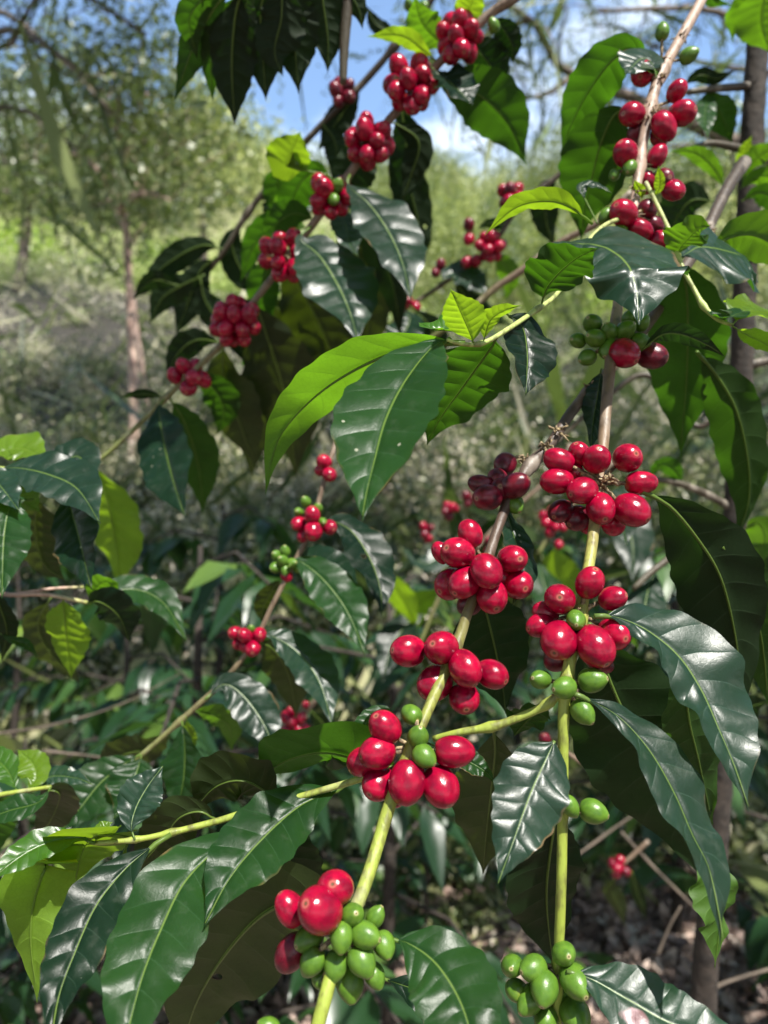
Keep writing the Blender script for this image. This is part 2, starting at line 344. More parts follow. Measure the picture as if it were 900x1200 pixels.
def leaf_mesh(mid, d0, W, face='U', el=None, yaw=0.0, fold=0.12, wave=0.10, twist=0.0, tp=0.05, quilt=0.024, nl=56, nw=10, asym=0.0, droop=0.0, dmax=0.8, blunt=0.86):
    """Real leaf: midrib follows px points in the leaf's own plane (upper side normal given by el / yaw), W = seen width in px."""
    blunt *= random.uniform(0.9, 1.12)
    el = R((38 if face == 'U' else 40) if el is None else el); yaw = R(yaw)
    sgn = -1 if face == 'U' else 1
    N = Vector((math.sin(yaw) * math.cos(el), sgn * math.cos(yaw) * math.cos(el), math.sin(el)))
    m2 = spline(mid, nl)
    P0 = P(*mid[0], d0)
    Lpx = sum(math.hypot(mid[i + 1][0] - mid[i][0], mid[i + 1][1] - mid[i][1]) for i in range(len(mid) - 1))
    Lw = Lpx * d0 / F
    num = N.dot(P0 - CAM); acc = 0; dep = []
    for i, (x, y) in enumerate(m2):
        r = Vector(((x - 450) / F, 1, -(y - 600) / F)); den = N.dot(r)
        t = num / den if abs(den) > 0.08 and num / den > 0 else d0
        ln = max(1e-4, math.hypot(x - mid[0][0], y - mid[0][1])) * d0 / F
        dd = max(-dmax * ln, min(dmax * ln, t - d0)); dep.append(d0 + dd)
    pts = [P(x, y, d) for (x, y), d in zip(m2, dep)]
    T = [(pts[min(i + 1, nl - 1)] - pts[max(i - 1, 0)]).normalized() for i in range(nl)]
    Ns, Ss = [], []
    for i in range(nl):
        n = (N - T[i] * N.dot(T[i])).normalized()
        a = twist * max(0.0, (i / (nl - 1) - 0.15)) / 0.85
        s = T[i].cross(n)
        n2 = n * math.cos(a) + s * math.sin(a); s2 = s * math.cos(a) - n * math.sin(a)
        Ns.append(n2); Ss.append(s2)
    # seen width -> true half width (measured where the leaf is widest)
    i = int(nl * 0.45); c = pts[i]
    a, b = c - Ss[i] * 0.001, c + Ss[i] * 0.001
    pj = lambda q: Vector((q.x / q.y * F, -(q.z - 1.5) / q.y * F))
    t2 = (pj(pts[i + 1]) - pj(pts[i - 1])).normalized(); w2 = (pj(b) - pj(a)) / 0.002
    perp = abs(w2.x * t2.y - w2.y * t2.x)
    hw = W / 2 / max(perp, 0.42 * F / c.y)
    ph = random.uniform(0, 6.28); ph2 = random.uniform(0, 6.28)
    V, UV = [], []
    for i in range(nl):
        t = i / (nl - 1); tt = max(0.0, (t - tp) / (1 - tp))
        w = math.sin(math.pi * tt ** blunt) ** 1.12 if 0 < tt < 1 else 0.0
        if tt > 0.72: w *= 1 - 0.42 * ((tt - 0.72) / 0.28) ** 1.3
        w = max(w, 0.012)
        for j in range(2 * nw + 1):
            v = j / nw - 1; v = math.copysign(abs(v) ** 1.15, v)
            av = abs(v); ww = w * hw * (1 + asym * (1 if v > 0 else -1)) * (1 + 0.035 * math.sin(NV * 2 * math.pi * tt * 1.0 + ph + (v > 0) * 1.3) * av)
            pp = tt * NV - 0.75 * av ** 1.3
            bul = abs(math.sin(math.pi * (pp + 0.0))) ** 0.8
            amp = min(1.0, w * 1.3)
            z = fold * av * ww + quilt * hw * amp * (bul - 0.5) * min(1, av * 5) * (1 - 0.55 * av)
            z += wave * hw * amp * av ** 2 * (math.sin(2 * math.pi * 2.6 * tt + ph + (2.0 if v > 0 else 0)) + 0.5 * math.sin(2 * math.pi * 5.3 * tt + ph2 + (1 if v > 0 else 0)))
            z -= droop * hw * av ** 2 * amp
            if av < 0.06: z -= 0.03 * hw * amp
            z -= 0.10 * Lw * max(0, tt - 0.6) ** 2
            V.append(tuple(pts[i] + Ss[i] * (v * ww) + Ns[i] * z)); UV.append((tt, (v + 1) / 2))
    k = 2 * nw + 1; Fc = []
    for i in range(nl - 1):
        for j in range(k - 1):
            Fc.append((i * k + j, i * k + j + 1, (i + 1) * k + j + 1, (i + 1) * k + j))
    # orientation: +N must be the front side
    a = Vector(V[Fc[0][1] + 10 * k]) - Vector(V[Fc[0][0] + 10 * k]); b = Vector(V[Fc[0][3] + 10 * k]) - Vector(V[Fc[0][0] + 10 * k])
    if a.cross(b).dot(Ns[10]) < 0: Fc = [tuple(reversed(f)) for f in Fc]
    # petiole and raised midrib on the underside
    nb = MB(); step = 2
    ip = list(range(0, nl, step)); 
    rp = [max(0.00022, (0.0011 if (i / (nl - 1)) <= tp * 1.3 else 0.00085 * (1 - 0.8 * i / (nl - 1))) * min(1.0, d0 / 0.34) * min(1.3, Lw / 0.09)) for i in ip]
    cen = [pts[i] - Ns[i] * (rp[q] * (0.15 if i / (nl - 1) <= tp else 0.75) + (0.03 * hw if i / (nl - 1) > tp else 0)) for q, i in enumerate(ip)]
    nb.tube(cen, rp, 6)
    o = len(V); V += nb.V; UV += [(u, 0.5) for u, _ in nb.UV]; Fc += [tuple(o + q for q in f) for f in nb.F]
    return V, Fc, UV, P0

CH_V = {}
def cherry_mesh(kind, idx):
    key = (kind, idx)
    if key in CH_V: return CH_V[key]
    rr = random.Random(idx * 7 + ord(kind))
    seg, rings = 22, 16; V, UV, Fc = [], [], []
    ln = 1.0
    for i in range(rings + 1):
        th = math.pi * i / rings
        for k in range(seg):
            a = 2 * math.pi * k / seg
            z = -math.cos(th); x = math.sin(th)
            if kind == 'g':
                x *= 1 - 0.10 * z + 0.02 * math.cos(2 * a)
                if z > 0.86: z += 0.10 * ((z - 0.86) / 0.14)
            else:
                x *= 1 - 0.05 * z * (1 if idx % 2 else -0.6) + 0.02 * math.cos(2 * a)
            if th > math.pi * 0.95: z -= 0.05
            if z < -0.85: z += 0.10 * (-z - 0.85) / 0.15
            b = 1 + 0.018 * mnoise.noise(Vector((x * math.cos(a) * 1.4 + idx, x * math.sin(a) * 1.4, z * 1.4)))
            V.append((x * math.cos(a) * b, x * math.sin(a) * b * 0.96, z * b)); UV.append((k / seg, i / rings))
    for i in range(rings):
        for k in range(seg):
            k2 = (k + 1) % seg
            Fc.append((i * seg + k, i * seg + k2, (i + 1) * seg + k2, (i + 1) * seg + k))
    me = mesh_np('cherry_' + kind, V, Fc, UV); me.materials.append(CM[kind])
    CH_V[key] = me
    return me

def fruit(parent, cx, cy, d, items, Rpx=None):
    """a fruiting node on a branch: woody node with dried flower bits and pedicels, the cherries its children.
    items rows: (kind, x, y, w, h[, depth offset in cherry radii; + is behind])"""
    base = Vector(parent.location); C0 = P(cx, cy, d)
    mb = MB(); r_n = random.Random(int(cx * 31 + cy))
    if Rpx is None: Rpx = max(14.0, max([math.hypot(it[1] - cx, it[2] - cy) for it in items] or [14]) * 0.95)
    sc = d / F
    placed = []
    for it in items:
        kind, x, y, w, h = it[:5]
        kk = 1.0 if kind == 'g' else 1.06; w *= kk; h *= kk; rm = min(w, h) / 2; rM = max(w, h) / 2
        rho = math.hypot(x - cx, y - cy)
        off = it[5] * rm if len(it) > 5 else -max(0.0, math.sqrt(max(0, Rpx ** 2 - rho ** 2)) * 0.9)
        dd = d + off * sc
        c = P(x, y, dd)
        rad = rm * dd / F; lon = min(rad * 1.42, max(rM * dd / F, rad * 1.2))
        if kind == 'g': lon = min(lon, rad * 1.28)
        q = max(r_n.choice([0.3, 0.6, 0.75, 0.85]), min(1.0, (rM / rm - 1) / 0.28))
        ang = math.atan2(-(y - cy), x - cx)
        if rM / rm > 1.1:       # long side seen: keep the drawn direction
            if w > h * 1.08: ang = 0.0 if x > cx else math.pi
            elif h > w * 1.08: ang = math.pi / 2 if y < cy else -math.pi / 2
            a2 = math.atan2(-(y - cy), x - cx)
            dlt = (a2 - ang + math.pi) % (2 * math.pi) - math.pi
            ang += max(-0.7, min(0.7, dlt)) * 0.8
        ax = Vector((math.cos(ang) * q, -math.sqrt(max(0.0, 1 - q * q)) * (1 if off <= 0.3 * rm else -1), math.sin(ang) * q)).normalized()
        placed.append((kind, c, ax, rad, lon))
        # pedicel
        b = c - ax * lon * 0.95
        m = (C0 + b) / 2 + Vector((0, 0, 0.001))
        mb.tube([C0, m, b + ax * 0.001], [0.0011] * 3, 6)
    for k in range((26 if d < .62 else 6) if items else 10):
        v = Vector((r_n.gauss(0, 1), r_n.gauss(-0.6, 1), r_n.gauss(0, 0.7))).normalized()
        ds = min(d, .40) / .36; s = C0 + v * 0.0015 * ds; e = C0 + v * r_n.uniform(0.003, 0.0085) * ds
        m = (s + e) / 2 + Vector((r_n.gauss(0, 0.001), r_n.gauss(0, 0.001), r_n.gauss(0, 0.001)))
        mb.tube([s, m, e], [r_n.uniform(0.0004, 0.0009) * ds, r_n.uniform(0.0005, 0.0011) * ds, 0.0002], 5)
    node = mb.build('fruiting_node', M_NODE, parent, C0, C0 - base)
    for i, (kind, c, ax, rad, lon) in enumerate(placed):
        me = cherry_mesh(kind, r_n.randrange(6))
        o = bpy.data.objects.new({'g': 'green_cherry', 'r': 'ripe_cherry', 'd': 'overripe_shaded_cherry'}[kind], me); COL.objects.link(o)  # dark kind: overripe fruit, and ripe fruit darkened where it lies in shade
        o.parent = node; o.location = c - C0
        rot = ax.to_track_quat('Z', 'Y') @ Matrix.Rotation(r_n.uniform(0, 6.28), 3, 'Z').to_quaternion()
        o.rotation_mode = 'QUATERNION'; o.rotation_quaternion = rot; o.scale = (rad, rad, lon)
    return node

def auto_fruit(parent, cx, cy, d, w, h, n, r, green=0, dark=0):
    """a dense round bunch seen out of focus"""
    rr = random.Random(int(cx * 13 + cy * 7)); items = []; n = int(n * rr.uniform(.8, 1.05)) if n > 8 else n; w *= 1.06; h *= 1.06
    tries = 0
    while len(items) < n and tries < 4000:
        tries += 1
        a = rr.uniform(0, 6.28); z = rr.uniform(-1, 0.55); q = math.sqrt(max(0, 1 - z * z))
        x = cx + math.cos(a) * q * (w / 2 - r); y = cy + math.sin(a) * q * (h / 2 - r); off = z * (min(w, h) / 2 - r) / r
        if all(math.sqrt((x - i[1]) ** 2 + (y - i[2]) ** 2 + ((off - i[5]) * r) ** 2) > 1.62 * r for i in items):
            s = rr.uniform(0.88, 1.12); k = 'r'
            if len(items) < green: k = 'g'; s *= 0.8
            elif len(items) < green + dark: k = 'd'
            items.append((k, x, y, 1.86 * r * s, 1.86 * r * s * rr.uniform(1.0, 1.25), off))
    return fruit(parent, cx, cy, d, items)

def leaf(parent, mid, d, W, face='U', mat='mature', name='leaf', **kw):
    V, Fc, UV, P0 = leaf_mesh(mid, d, W, face, **kw)
    me = mesh_np(name, np.array(V) - np.array(P0), Fc, UV); me.materials.append(LM[mat])
    return link(name, me, None, parent, P0 - Vector(parent.location))

def stem(parent, pts, mat, name='stem', nodes=(), seg=12):
    mb = MB(); px_tube(mb, pts, seg, nodes=nodes)
    return mb.build(name, SM[mat] if isinstance(mat, str) else mat, parent, Vector(parent.location))

# ================================================================== the coffee branches
def branch(name_pt, label, group='coffee branches'):
    return empty('coffee_branch', P(*name_pt), label, 'coffee branch', group)

# ---- main branch, running down the picture right of the middle
A = branch((822, 0, 0.60), 'long coffee branch with pale bare bark above and only green cherries at its lower tip')
stem(A, [(838, -40, .62, 6.2), (822, 0, .60, 5.9), (797, 46, .58, 6.1), (772, 92, .565, 6.3), (760, 135, .555, 6.1), (752, 175, .55, 5.9), (746, 220, .54, 5.5), (738, 280, .52, 5.7),
         (727, 340, .50, 6.1), (718, 400, .465, 6.5), (711, 470, .44, 6.6), (706, 530, .425, 6.6), (698, 600, .40, 6.6), (692, 650, .385, 6.6), (680, 720, .365, 7.1), (668, 775, .357, 7.1), (661, 830, .352, 6.6), (660, 900, .35, 6.2),
         (659, 980, .348, 6.0), (657, 1060, .345, 6.0), (655, 1110, .345, 5.9), (652, 1215, .345, 5.7)], 'A', nodes=[(775, 85), (762, 130), (750, 195), (740, 255), (718, 402), (704, 565), (677, 725), (662, 805), (659, 945), (655, 1130)])
fruit(A, 775, 75, .57, [('g', 776, 37, 17, 26, -.4), ('g', 807, 65, 23, 19, 0), ('r', 753, 86, 27, 32, -.6)])
fruit(A, 763, 128, .555, [('r', 741, 134, 27, 28, -.5), ('r', 778, 148, 28, 36, -1.0), ('r', 799, 133, 28, 29, -.5), ('r', 793, 107, 22, 25, 0), ('d', 747, 156, 22, 26, .8), ('r', 773, 160, 25, 22, .6)])
fruit(A, 751, 196, .55, [('r', 733, 180, 27, 28, -.6), ('r', 770, 183, 22, 28, -.5), ('g', 738, 197, 18, 22, -1.2), ('g', 720, 205, 14, 16, -.5), ('d', 776, 211, 24, 26, .2), ('r', 789, 223, 24, 29, -.3), ('r', 757, 214, 22, 24, .4)])
fruit(A, 741, 254, .525, [('r', 731, 250, 30, 31, -1.0), ('r', 751, 270, 31, 23, -.9), ('g', 710, 254, 17, 26, 0), ('g', 726, 272, 19, 18, -1.3), ('r', 704, 279, 22, 17, -.3), ('r', 777, 284, 31, 24, -.9),
                       ('r', 775, 315, 28, 32, .1), ('d', 759, 245, 24, 22, .4), ('d', 767, 264, 20, 20, .8)])
fruit(A, 720, 398, .465, [('g', 694, 379, 26, 22, -.2), ('g', 677, 399, 23, 19, 0), ('g', 697, 396, 23, 23, -.9), ('g', 714, 389, 20, 22, -.9), ('g', 733, 387, 24, 23, -.9), ('g', 688, 419, 25, 20, -.1), ('g', 713, 409, 24, 24, -.6),
                       ('g', 752, 379, 18, 22, -.4), ('g', 748, 402, 24, 24, -.3), ('r', 732, 414, 32, 33, -1.3), ('d', 764, 417, 30, 32, -.1), ('g', 738, 372, 18, 18, .3)])
fruit(A, 704, 568, .408, [('r', 655, 540, 37, 28, -.4), ('r', 679, 532, 25, 28, .1), ('r', 699, 538, 31, 36, -.9), ('r', 735, 537, 33, 32, -.4), ('r', 653, 564, 39, 30, -.6), ('r', 682, 575, 33, 32, -1.7), ('r', 704, 596, 35, 34, -1.7),
                       ('r', 740, 598, 38, 39, -1.2), ('r', 751, 566, 38, 28, -.7), ('d', 657, 599, 27, 29, .1), ('d', 677, 607, 31, 28, .3), ('r', 691, 615, 25, 22, .9), ('r', 719, 614, 31, 27, .5), ('r', 672, 553, 22, 24, .6)])
fruit(A, 680, 722, .365, [('r', 691, 683, 33, 39, -.6), ('r', 656, 702, 38, 35, -.5), ('r', 718, 701, 34, 28, -.2), ('r', 633, 733, 36, 29, .1), ('r', 655, 750, 42, 46, -1.1), ('r', 697, 757, 44, 46, -1.3), ('r', 720, 742, 39, 37, -.3),
                       ('r', 640, 717, 32, 24, .7), ('g', 675, 727, 24, 25, -1.9), ('d', 655, 771, 36, 28, .4), ('d', 702, 775, 36, 26, .7)])
fruit(A, 662, 806, .352, [('g', 661, 806, 30, 27, -1.2), ('g', 694, 797, 29, 30, -.5), ('g', 633, 796, 25, 24, .2), ('g', 683, 834, 28, 29, -.8)])
fruit(A, 661, 945, .348, [('g', 668, 945, 22, 29, -1), ('g', 695, 951, 34, 29, -.3), ('g', 652, 950, 18, 22, .9)])
fruit(A, 655, 1138, .345, [('g', 600, 1132, 26, 29, .2), ('g', 625, 1135, 31, 30, -.4), ('g', 661, 1118, 28, 31, -.8), ('g', 675, 1151, 38, 37, -1.1), ('g', 638, 1158, 34, 39, -1.0), ('g', 621, 1172, 38, 31, -.2), ('g', 674, 1189, 36, 36, -.5),
                       ('g', 605, 1160, 26, 26, .6), ('g', 640, 1195, 34, 30, -.2), ('g', 655, 1170, 28, 28, .8)])
for x, y, d in ((797, 44, .58), (760, 138, .552), (772, 90, .56), (745, 224, .53), (716, 563, .402)): fruit(A, x, y, d, [], 20)
# young side shoot to the left with the leaves in the centre
stem(A, [(741, 252, .525, 2.6), (712, 262, .50, 2.5), (694, 278, .475, 2.6), (678, 305, .45, 2.4), (652, 345, .42, 2.6), (630, 362, .40, 2.8), (598, 384, .375, 3.0), (566, 402, .36, 2.8), (540, 403, .355, 2.4), (524, 398, .352, 1.8)], 'pale', 'side_shoot', nodes=[(690, 280), (630, 362), (560, 403)])
leaf(A, [(528, 396), (505, 408), (475, 445), (452, 490), (438, 540), (428, 580), (424, 607)], .355, 108, 'U', 'mature', el=50, yaw=-16, fold=.26, wave=.05, tp=.03, asym=-.06)
leaf(A, [(545, 402), (500, 402), (440, 420), (380, 455), (335, 500), (318, 540), (312, 578)], .36, 62, 'L', 'young', el=62, yaw=18, fold=.1, wave=.05, tp=.05)
leaf(A, [(583, 394), (565, 420), (540, 455), (515, 490), (500, 520)], .375, 96, 'L', 'mature', el=57, yaw=-12, fold=.1, wave=.08, tp=.04)
leaf(A, [(592, 366), (612, 382), (618, 410), (618, 440), (617, 463)], .385, 56, 'U', 'deep', el=20, yaw=30, fold=.2, tp=.06)
leaf(A, [(556, 404), (550, 388), (540, 365), (528, 338)], .357, 50, 'L', 'lime', el=55, yaw=10, fold=.2, tp=.08, wave=.04)
leaf(A, [(566, 402), (574, 376), (590, 364), (612, 357)], .36, 20, 'L', 'lime', el=60, yaw=-10, fold=.3, tp=.08)
leaf(A, [(556, 404), (545, 390), (505, 384), (490, 377)], .356, 22, 'U', 'young', el=55, yaw=10, fold=.3, tp=.08)
leaf(A, [(694, 262), (668, 242), (640, 235), (604, 243), (568, 274)], .475, 26, 'L', 'lime', el=66, yaw=15, fold=.25, tp=.1)
leaf(A, [(634, 360), (640, 338), (656, 318), (678, 300), (700, 290)], .405, 66, 'L', 'mature', el=62, yaw=-12, fold=.1, wave=.12, tp=.12)
leaf(A, [(640, 287), (672, 284), (708, 288), (735, 308), (746, 340), (749, 378)], .462, 92, 'U', 'blue', el=50, yaw=-12, fold=-.25, wave=.14, tp=.03, quilt=.08, asym=-.15, blunt=.8)
leaf(A, [(746, 128), (722, 132), (705, 165), (692, 215), (684, 250), (681, 280)], .575, 84, 'L', 'mature', el=47, yaw=18, fold=.1, tp=.08)
leaf(A, [(762, 88), (744, 60), (718, 70), (688, 110), (668, 150), (658, 180)], .60, 58, 'L', 'mature', el=47, yaw=25, fold=.1, tp=.06)
leaf(A, [(700, 262), (682, 222), (697, 217), (719, 226)], .52, 16, 'U', 'blue', el=45, yaw=0, tp=.35)
leaf(A, [(770, 92), (764, 74), (752, 68), (733, 86)], .545, 28, 'U', 'blue', el=30, yaw=10, tp=.2, fold=-.1)
leaf(A, [(765, 232), (772, 222), (773, 208), (771, 194)], .53, 13, 'L', 'lime', el=60, tp=.1)
leaf(A, [(752, 236), (752, 226), (747, 218), (743, 210)], .535, 13, 'L', 'lime', el=60, tp=.1)
# second side shoot to the right
stem(A, [(757, 214, .53, 2.4), (770, 240, .515, 2.5), (785, 272, .50, 2.6), (792, 295, .49, 2.8), (802, 318, .48, 2.6), (815, 342, .475, 2.7), (824, 358, .47, 3.0), (840, 374, .465, 2.2), (858, 381, .46, 2.0)], 'pale', 'side_shoot', nodes=[(794, 302), (824, 358)])
leaf(A, [(794, 304), (806, 296), (822, 288), (850, 292), (875, 302), (890, 330)], .488, 58, 'U', 'blue', el=40, yaw=30, fold=-.15, wave=.1, tp=.06)
leaf(A, [(793, 303), (797, 290), (805, 280), (818, 268), (832, 264)], .492, 44, 'L', 'young', el=56, yaw=-20, tp=.1)
leaf(A, [(830, 298), (850, 280), (880, 275), (910, 290), (940, 320)], .54, 64, 'L', 'young', el=48, yaw=-20, tp=.06, wave=.1)
leaf(A, [(858, 381), (870, 368), (890, 364), (925, 372)], .46, 34, 'U', 'lime', el=60, yaw=10, tp=.1, fold=.15)
leaf(A, [(858, 382), (875, 392), (895, 402), (925, 420)], .46, 24, 'L', 'lime', el=62, yaw=-10, tp=.1, fold=.2)
leaf(A, [(824, 360), (845, 372), (868, 366), (880, 360)], .47, 14, 'U', 'mature', el=60, yaw=10, tp=.1, fold=.2)
leaf(A, [(752, 410), (775, 392), (800, 392), (830, 405), (850, 418)], .45, 24, 'L', 'deep', el=50, yaw=-20, tp=.05)
leaf(A, [(790, 300), (803, 330), (806, 390), (804, 450), (800, 495), (797, 533)], .52, 98, 'L', 'mature', el=56, yaw=8, tp=.06, wave=.06)
leaf(A, [(816, 412), (838, 438), (862, 480), (876, 540), (876, 590), (858, 640)], .50, 68, 'L', 'mature', el=50, yaw=-40, fold=.35, twist=.5, tp=.04)
leaf(A, [(752, 576), (782, 590), (815, 628), (842, 672), (858, 730), (866, 790), (866, 850)], .40, 108, 'L', 'deep', el=50, yaw=-22, fold=.15, wave=.09, tp=.05, dmax=.6)
leaf(A, [(697, 722), (722, 723), (758, 738), (795, 768), (822, 808), (842, 852), (862, 898), (880, 950)], .355, 78, 'U', 'blue', el=33, yaw=12, fold=.10, wave=.17, tp=.05, asym=-.30)
leaf(A, [(670, 812), (695, 822), (728, 842), (762, 880), (790, 928), (812, 978), (832, 1018), (845, 1075), (850, 1110)], .345, 54, 'U', 'blue', el=34, yaw=14, fold=.10, wave=.15, tp=.05, twist=-.5, asym=-.12)
leaf(A, [(822, 1000), (836, 1030), (842, 1075), (836, 1135)], .362, 48, 'L', 'young', el=50, yaw=-30, tp=.02, wave=.2)
leaf(A, [(800, 780), (806, 840), (818, 890), (834, 965)], .385, 80, 'L', 'mature', el=40, yaw=-20, tp=.02, wave=.2)
leaf(A, [(846, 640), (876, 690), (892, 750), (900, 830)], .43, 74, 'L', 'mature', el=56, yaw=-25, tp=.04, wave=.12)
leaf(A, [(690, 730), (712, 790), (738, 850), (772, 920), (805, 985), (826, 1030)], .41, 150, 'L', 'deep', el=22, yaw=10, fold=.08, tp=.04)
leaf(A, [(664, 1138), (695, 1148), (738, 1172), (790, 1200), (850, 1212), (890, 1218)], .335, 84, 'U', 'blot', el=50, yaw=0, fold=.08, tp=.05)
leaf(A, [(652, 945), (645, 990), (640, 1040), (642, 1085), (648, 1130)], .40, 88, 'L', 'deep', el=22, yaw=-15, tp=.05)
leaf(A, [(650, 868), (640, 890), (622, 930), (602, 985), (583, 1038)], .338, 90, 'U', 'blue', el=34, yaw=6, fold=-.06, wave=.10, tp=.01, quilt=.012, blunt=.6)
# green lateral shoot crossing to the left
stem(A, [(662, 806, .352, 4.4), (640, 826, .356, 4.6), (605, 842, .36, 4.8), (575, 852, .362, 4.8), (540, 858, .365, 4.4), (508, 866, .37, 3.9)], 'green', 'side_shoot', nodes=[(642, 824), (575, 852)])
leaf(A, [(578, 850), (580, 880), (575, 930), (570, 975), (566, 1022)], .40, 92, 'L', 'olive', el=34, yaw=10, tp=.06, wave=.1)
leaf(A, [(645, 824), (625, 838), (612, 850), (602, 862)], .375, 40, 'L', 'mature', el=50, yaw=10, tp=.1, wave=.15)

# ---- second branch, crossing from the right and down to the lower left
B = branch((850, 225, 0.62), 'coffee branch with dark rough bark above and a mixed red and green bunch low down')
stem(B, [(872, 190, .70, 7.9), (850, 225, .66, 7.0), (824, 278, .62, 7.0), (795, 325, .585, 6.7), (755, 385, .54, 6.3), (700, 450, .49, 6.3), (672, 480, .465, 6.2), (645, 520, .445, 6.2), (622, 545, .435, 6.2), (600, 578, .425, 6.2), (583, 620, .415, 6.0),
         (566, 672, .40, 6.2), (548, 718, .39, 6.2), (538, 748, .385, 6.6), (520, 790, .375, 6.6), (500, 835, .36, 6.6), (484, 872, .352, 6.6), (468, 910, .347, 7.5), (452, 958, .34, 7.6), (430, 1030, .325, 7.9), (408, 1085, .315, 7.9), (392, 1130, .308, 7.9), (378, 1180, .30, 8.4), (362, 1240, .295, 8.4)], 'B',
     nodes=[(690, 460), (622, 545), (597, 580), (566, 665), (540, 765), (490, 880), (398, 1095)])
fruit(B, 618, 540, .44, [('d', 592, 544, 25, 28, -.2)])
fruit(B, 598, 580, .425, [('d', 571, 583, 32, 31, -1.0), ('d', 564, 568, 34, 22, .2), ('d', 604, 569, 36, 29, -1.2), ('g', 603, 591, 24, 22, -.5), ('d', 588, 573, 26, 26, -.5), ('d', 583, 560, 22, 22, .6)])
fruit(B, 568, 662, .40, [('r', 551, 626, 27, 35, -.2), ('r', 537, 648, 36, 37, -.9), ('r', 517, 648, 20, 30, .4), ('r', 570, 669, 37, 36, -2.0), ('r', 600, 655, 34, 33, -.6), ('r', 528, 684, 36, 35, .2), ('r', 544, 683, 39, 36, -1.2),
                       ('r', 576, 698, 39, 37, -1.2), ('r', 607, 685, 35, 33, -.4), ('d', 550, 708, 32, 26, .4), ('r', 588, 678, 30, 30, .4)])
fruit(B, 541, 776, .38, [('r', 478, 763, 40, 36, 0), ('r', 517, 759, 38, 38, -.8), ('r', 545, 783, 38, 39, -1.3), ('r', 576, 790, 34, 34, -.3), ('r', 510, 800, 38, 40, -.2), ('r', 544, 818, 34, 38, -.6)])
fruit(B, 487, 880, .352, [('r', 451, 852, 37, 42, -.3), ('r', 442, 882, 40, 37, -.7), ('r', 424, 893, 34, 38, .4), ('r', 444, 918, 42, 36, -.2), ('r', 477, 916, 41, 52, -1.2), ('r', 516, 921, 41, 50, -.9), ('r', 532, 881, 48, 35, -.8),
                       ('g', 490, 863, 25, 26, -1.2), ('g', 497, 886, 26, 26, -2.0), ('g', 482, 837, 27, 24, .6), ('r', 462, 935, 26, 22, .6)])
fruit(B, 400, 1097, .314, [('r', 340, 1065, 32, 43, .2), ('r', 375, 1066, 50, 52, -1.0), ('r', 393, 1041, 41, 42, -.2), ('d', 342, 1116, 34, 48, .3), ('g', 413, 1072, 30, 28, -.9), ('g', 400, 1098, 29, 35, -1.8), ('g', 428, 1096, 32, 32, -1.2),
                        ('g', 440, 1074, 21, 29, .1), ('g', 450, 1107, 27, 32, -.3), ('g', 366, 1127, 29, 38, -.9), ('g', 393, 1132, 29, 30, -1.3), ('g', 424, 1126, 32, 34, -1.4), ('g', 439, 1143, 25, 28, -.2), ('g', 362, 1100, 38, 32, .1),
                        ('g', 410, 1152, 34, 34, -.1), ('g', 378, 1146, 28, 26, .4)])
fruit(B, 345, 1225, .295, [('g', 315, 1203, 28, 22, -.5), ('g', 372, 1222, 26, 26, -.5)])
for x, y, d in ((690, 458, .478), (640, 522, .438), (655, 505, .445), (830, 270, .61)): fruit(B, x, y, d, [], 20)
leaf(B, [(560, 690), (570, 720), (580, 760), (588, 800), (592, 835)], .43, 92, 'L', 'deep', el=25, yaw=-15, tp=.04)
leaf(B, [(705, 432), (700, 465), (695, 495), (693, 528)], .49, 34, 'U', 'deep', el=30, yaw=30, tp=.05)
leaf(B, [(590, 585), (600, 620), (612, 665), (602, 710)], .435, 30, 'U', 'deep', el=30, yaw=40, tp=.05)
leaf(B, [(455, 1100), (480, 1106), (512, 1130), (540, 1175), (556, 1230), (560, 1270)], .315, 104, 'U', 'mature', el=56, yaw=-8, fold=.06, wave=.1, tp=.06)
leaf(B, [(438, 1143), (500, 1165), (545, 1190), (575, 1230)], .36, 60, 'U', 'deep', el=40, yaw=-20, tp=.1)
leaf(B, [(480, 900), (440, 892), (420, 888), (380, 880), (335, 890), (298, 915)], .385, 54, 'L', 'mature', el=52, yaw=10, tp=.08, wave=.1)
leaf(B, [(470, 868), (448, 840), (425, 850), (408, 868)], .40, 26, 'U', 'mature', el=40, yaw=10, tp=.1)
leaf(B, [(500, 870), (545, 890), (570, 905), (580, 918)], .39, 26, 'U', 'mature', el=40, yaw=10, tp=.2)
leaf(B, [(395, 1090), (360, 1052), (310, 1068), (262, 1120), (228, 1180), (210, 1250)], .37, 150, 'L', 'olive', el=28, yaw=5, tp=.05, wave=.1, fold=.05)

# ---- low leafy branch reaching out to the lower left corner
D = branch((440, 908, .365), 'leafy branch without fruit reaching across low down with large dark ribbed leaves')
stem(D, [(472, 900, .36, 3.8), (440, 908, .365, 3.8), (405, 918, .37, 3.9), (350, 934, .372, 3.9), (300, 948, .375, 4.2), (255, 962, .375, 3.9), (200, 976, .372, 3.6), (158, 984, .37, 3.1), (110, 988, .368, 2.5)], 'green', nodes=[(300, 948), (200, 976), (158, 984)])
leaf(D, [(302, 950), (288, 968), (250, 998), (215, 1035), (190, 1085), (168, 1140), (150, 1205), (135, 1270)], .372, 104, 'U', 'mature', el=56, yaw=8, fold=.05, wave=.10, tp=.08, quilt=.05)
leaf(D, [(200, 978), (178, 992), (145, 1020), (112, 1062), (86, 1120), (68, 1170), (58, 1230)], .37, 70, 'U', 'deep', el=54, yaw=12, fold=.12, wave=.12, tp=.10, quilt=.05)
leaf(D, [(410, 916), (392, 926), (350, 945), (305, 985), (268, 1030), (238, 1085)], .38, 84, 'U', 'mature', el=56, yaw=4, fold=.12, wave=.08, tp=.07, quilt=.05)
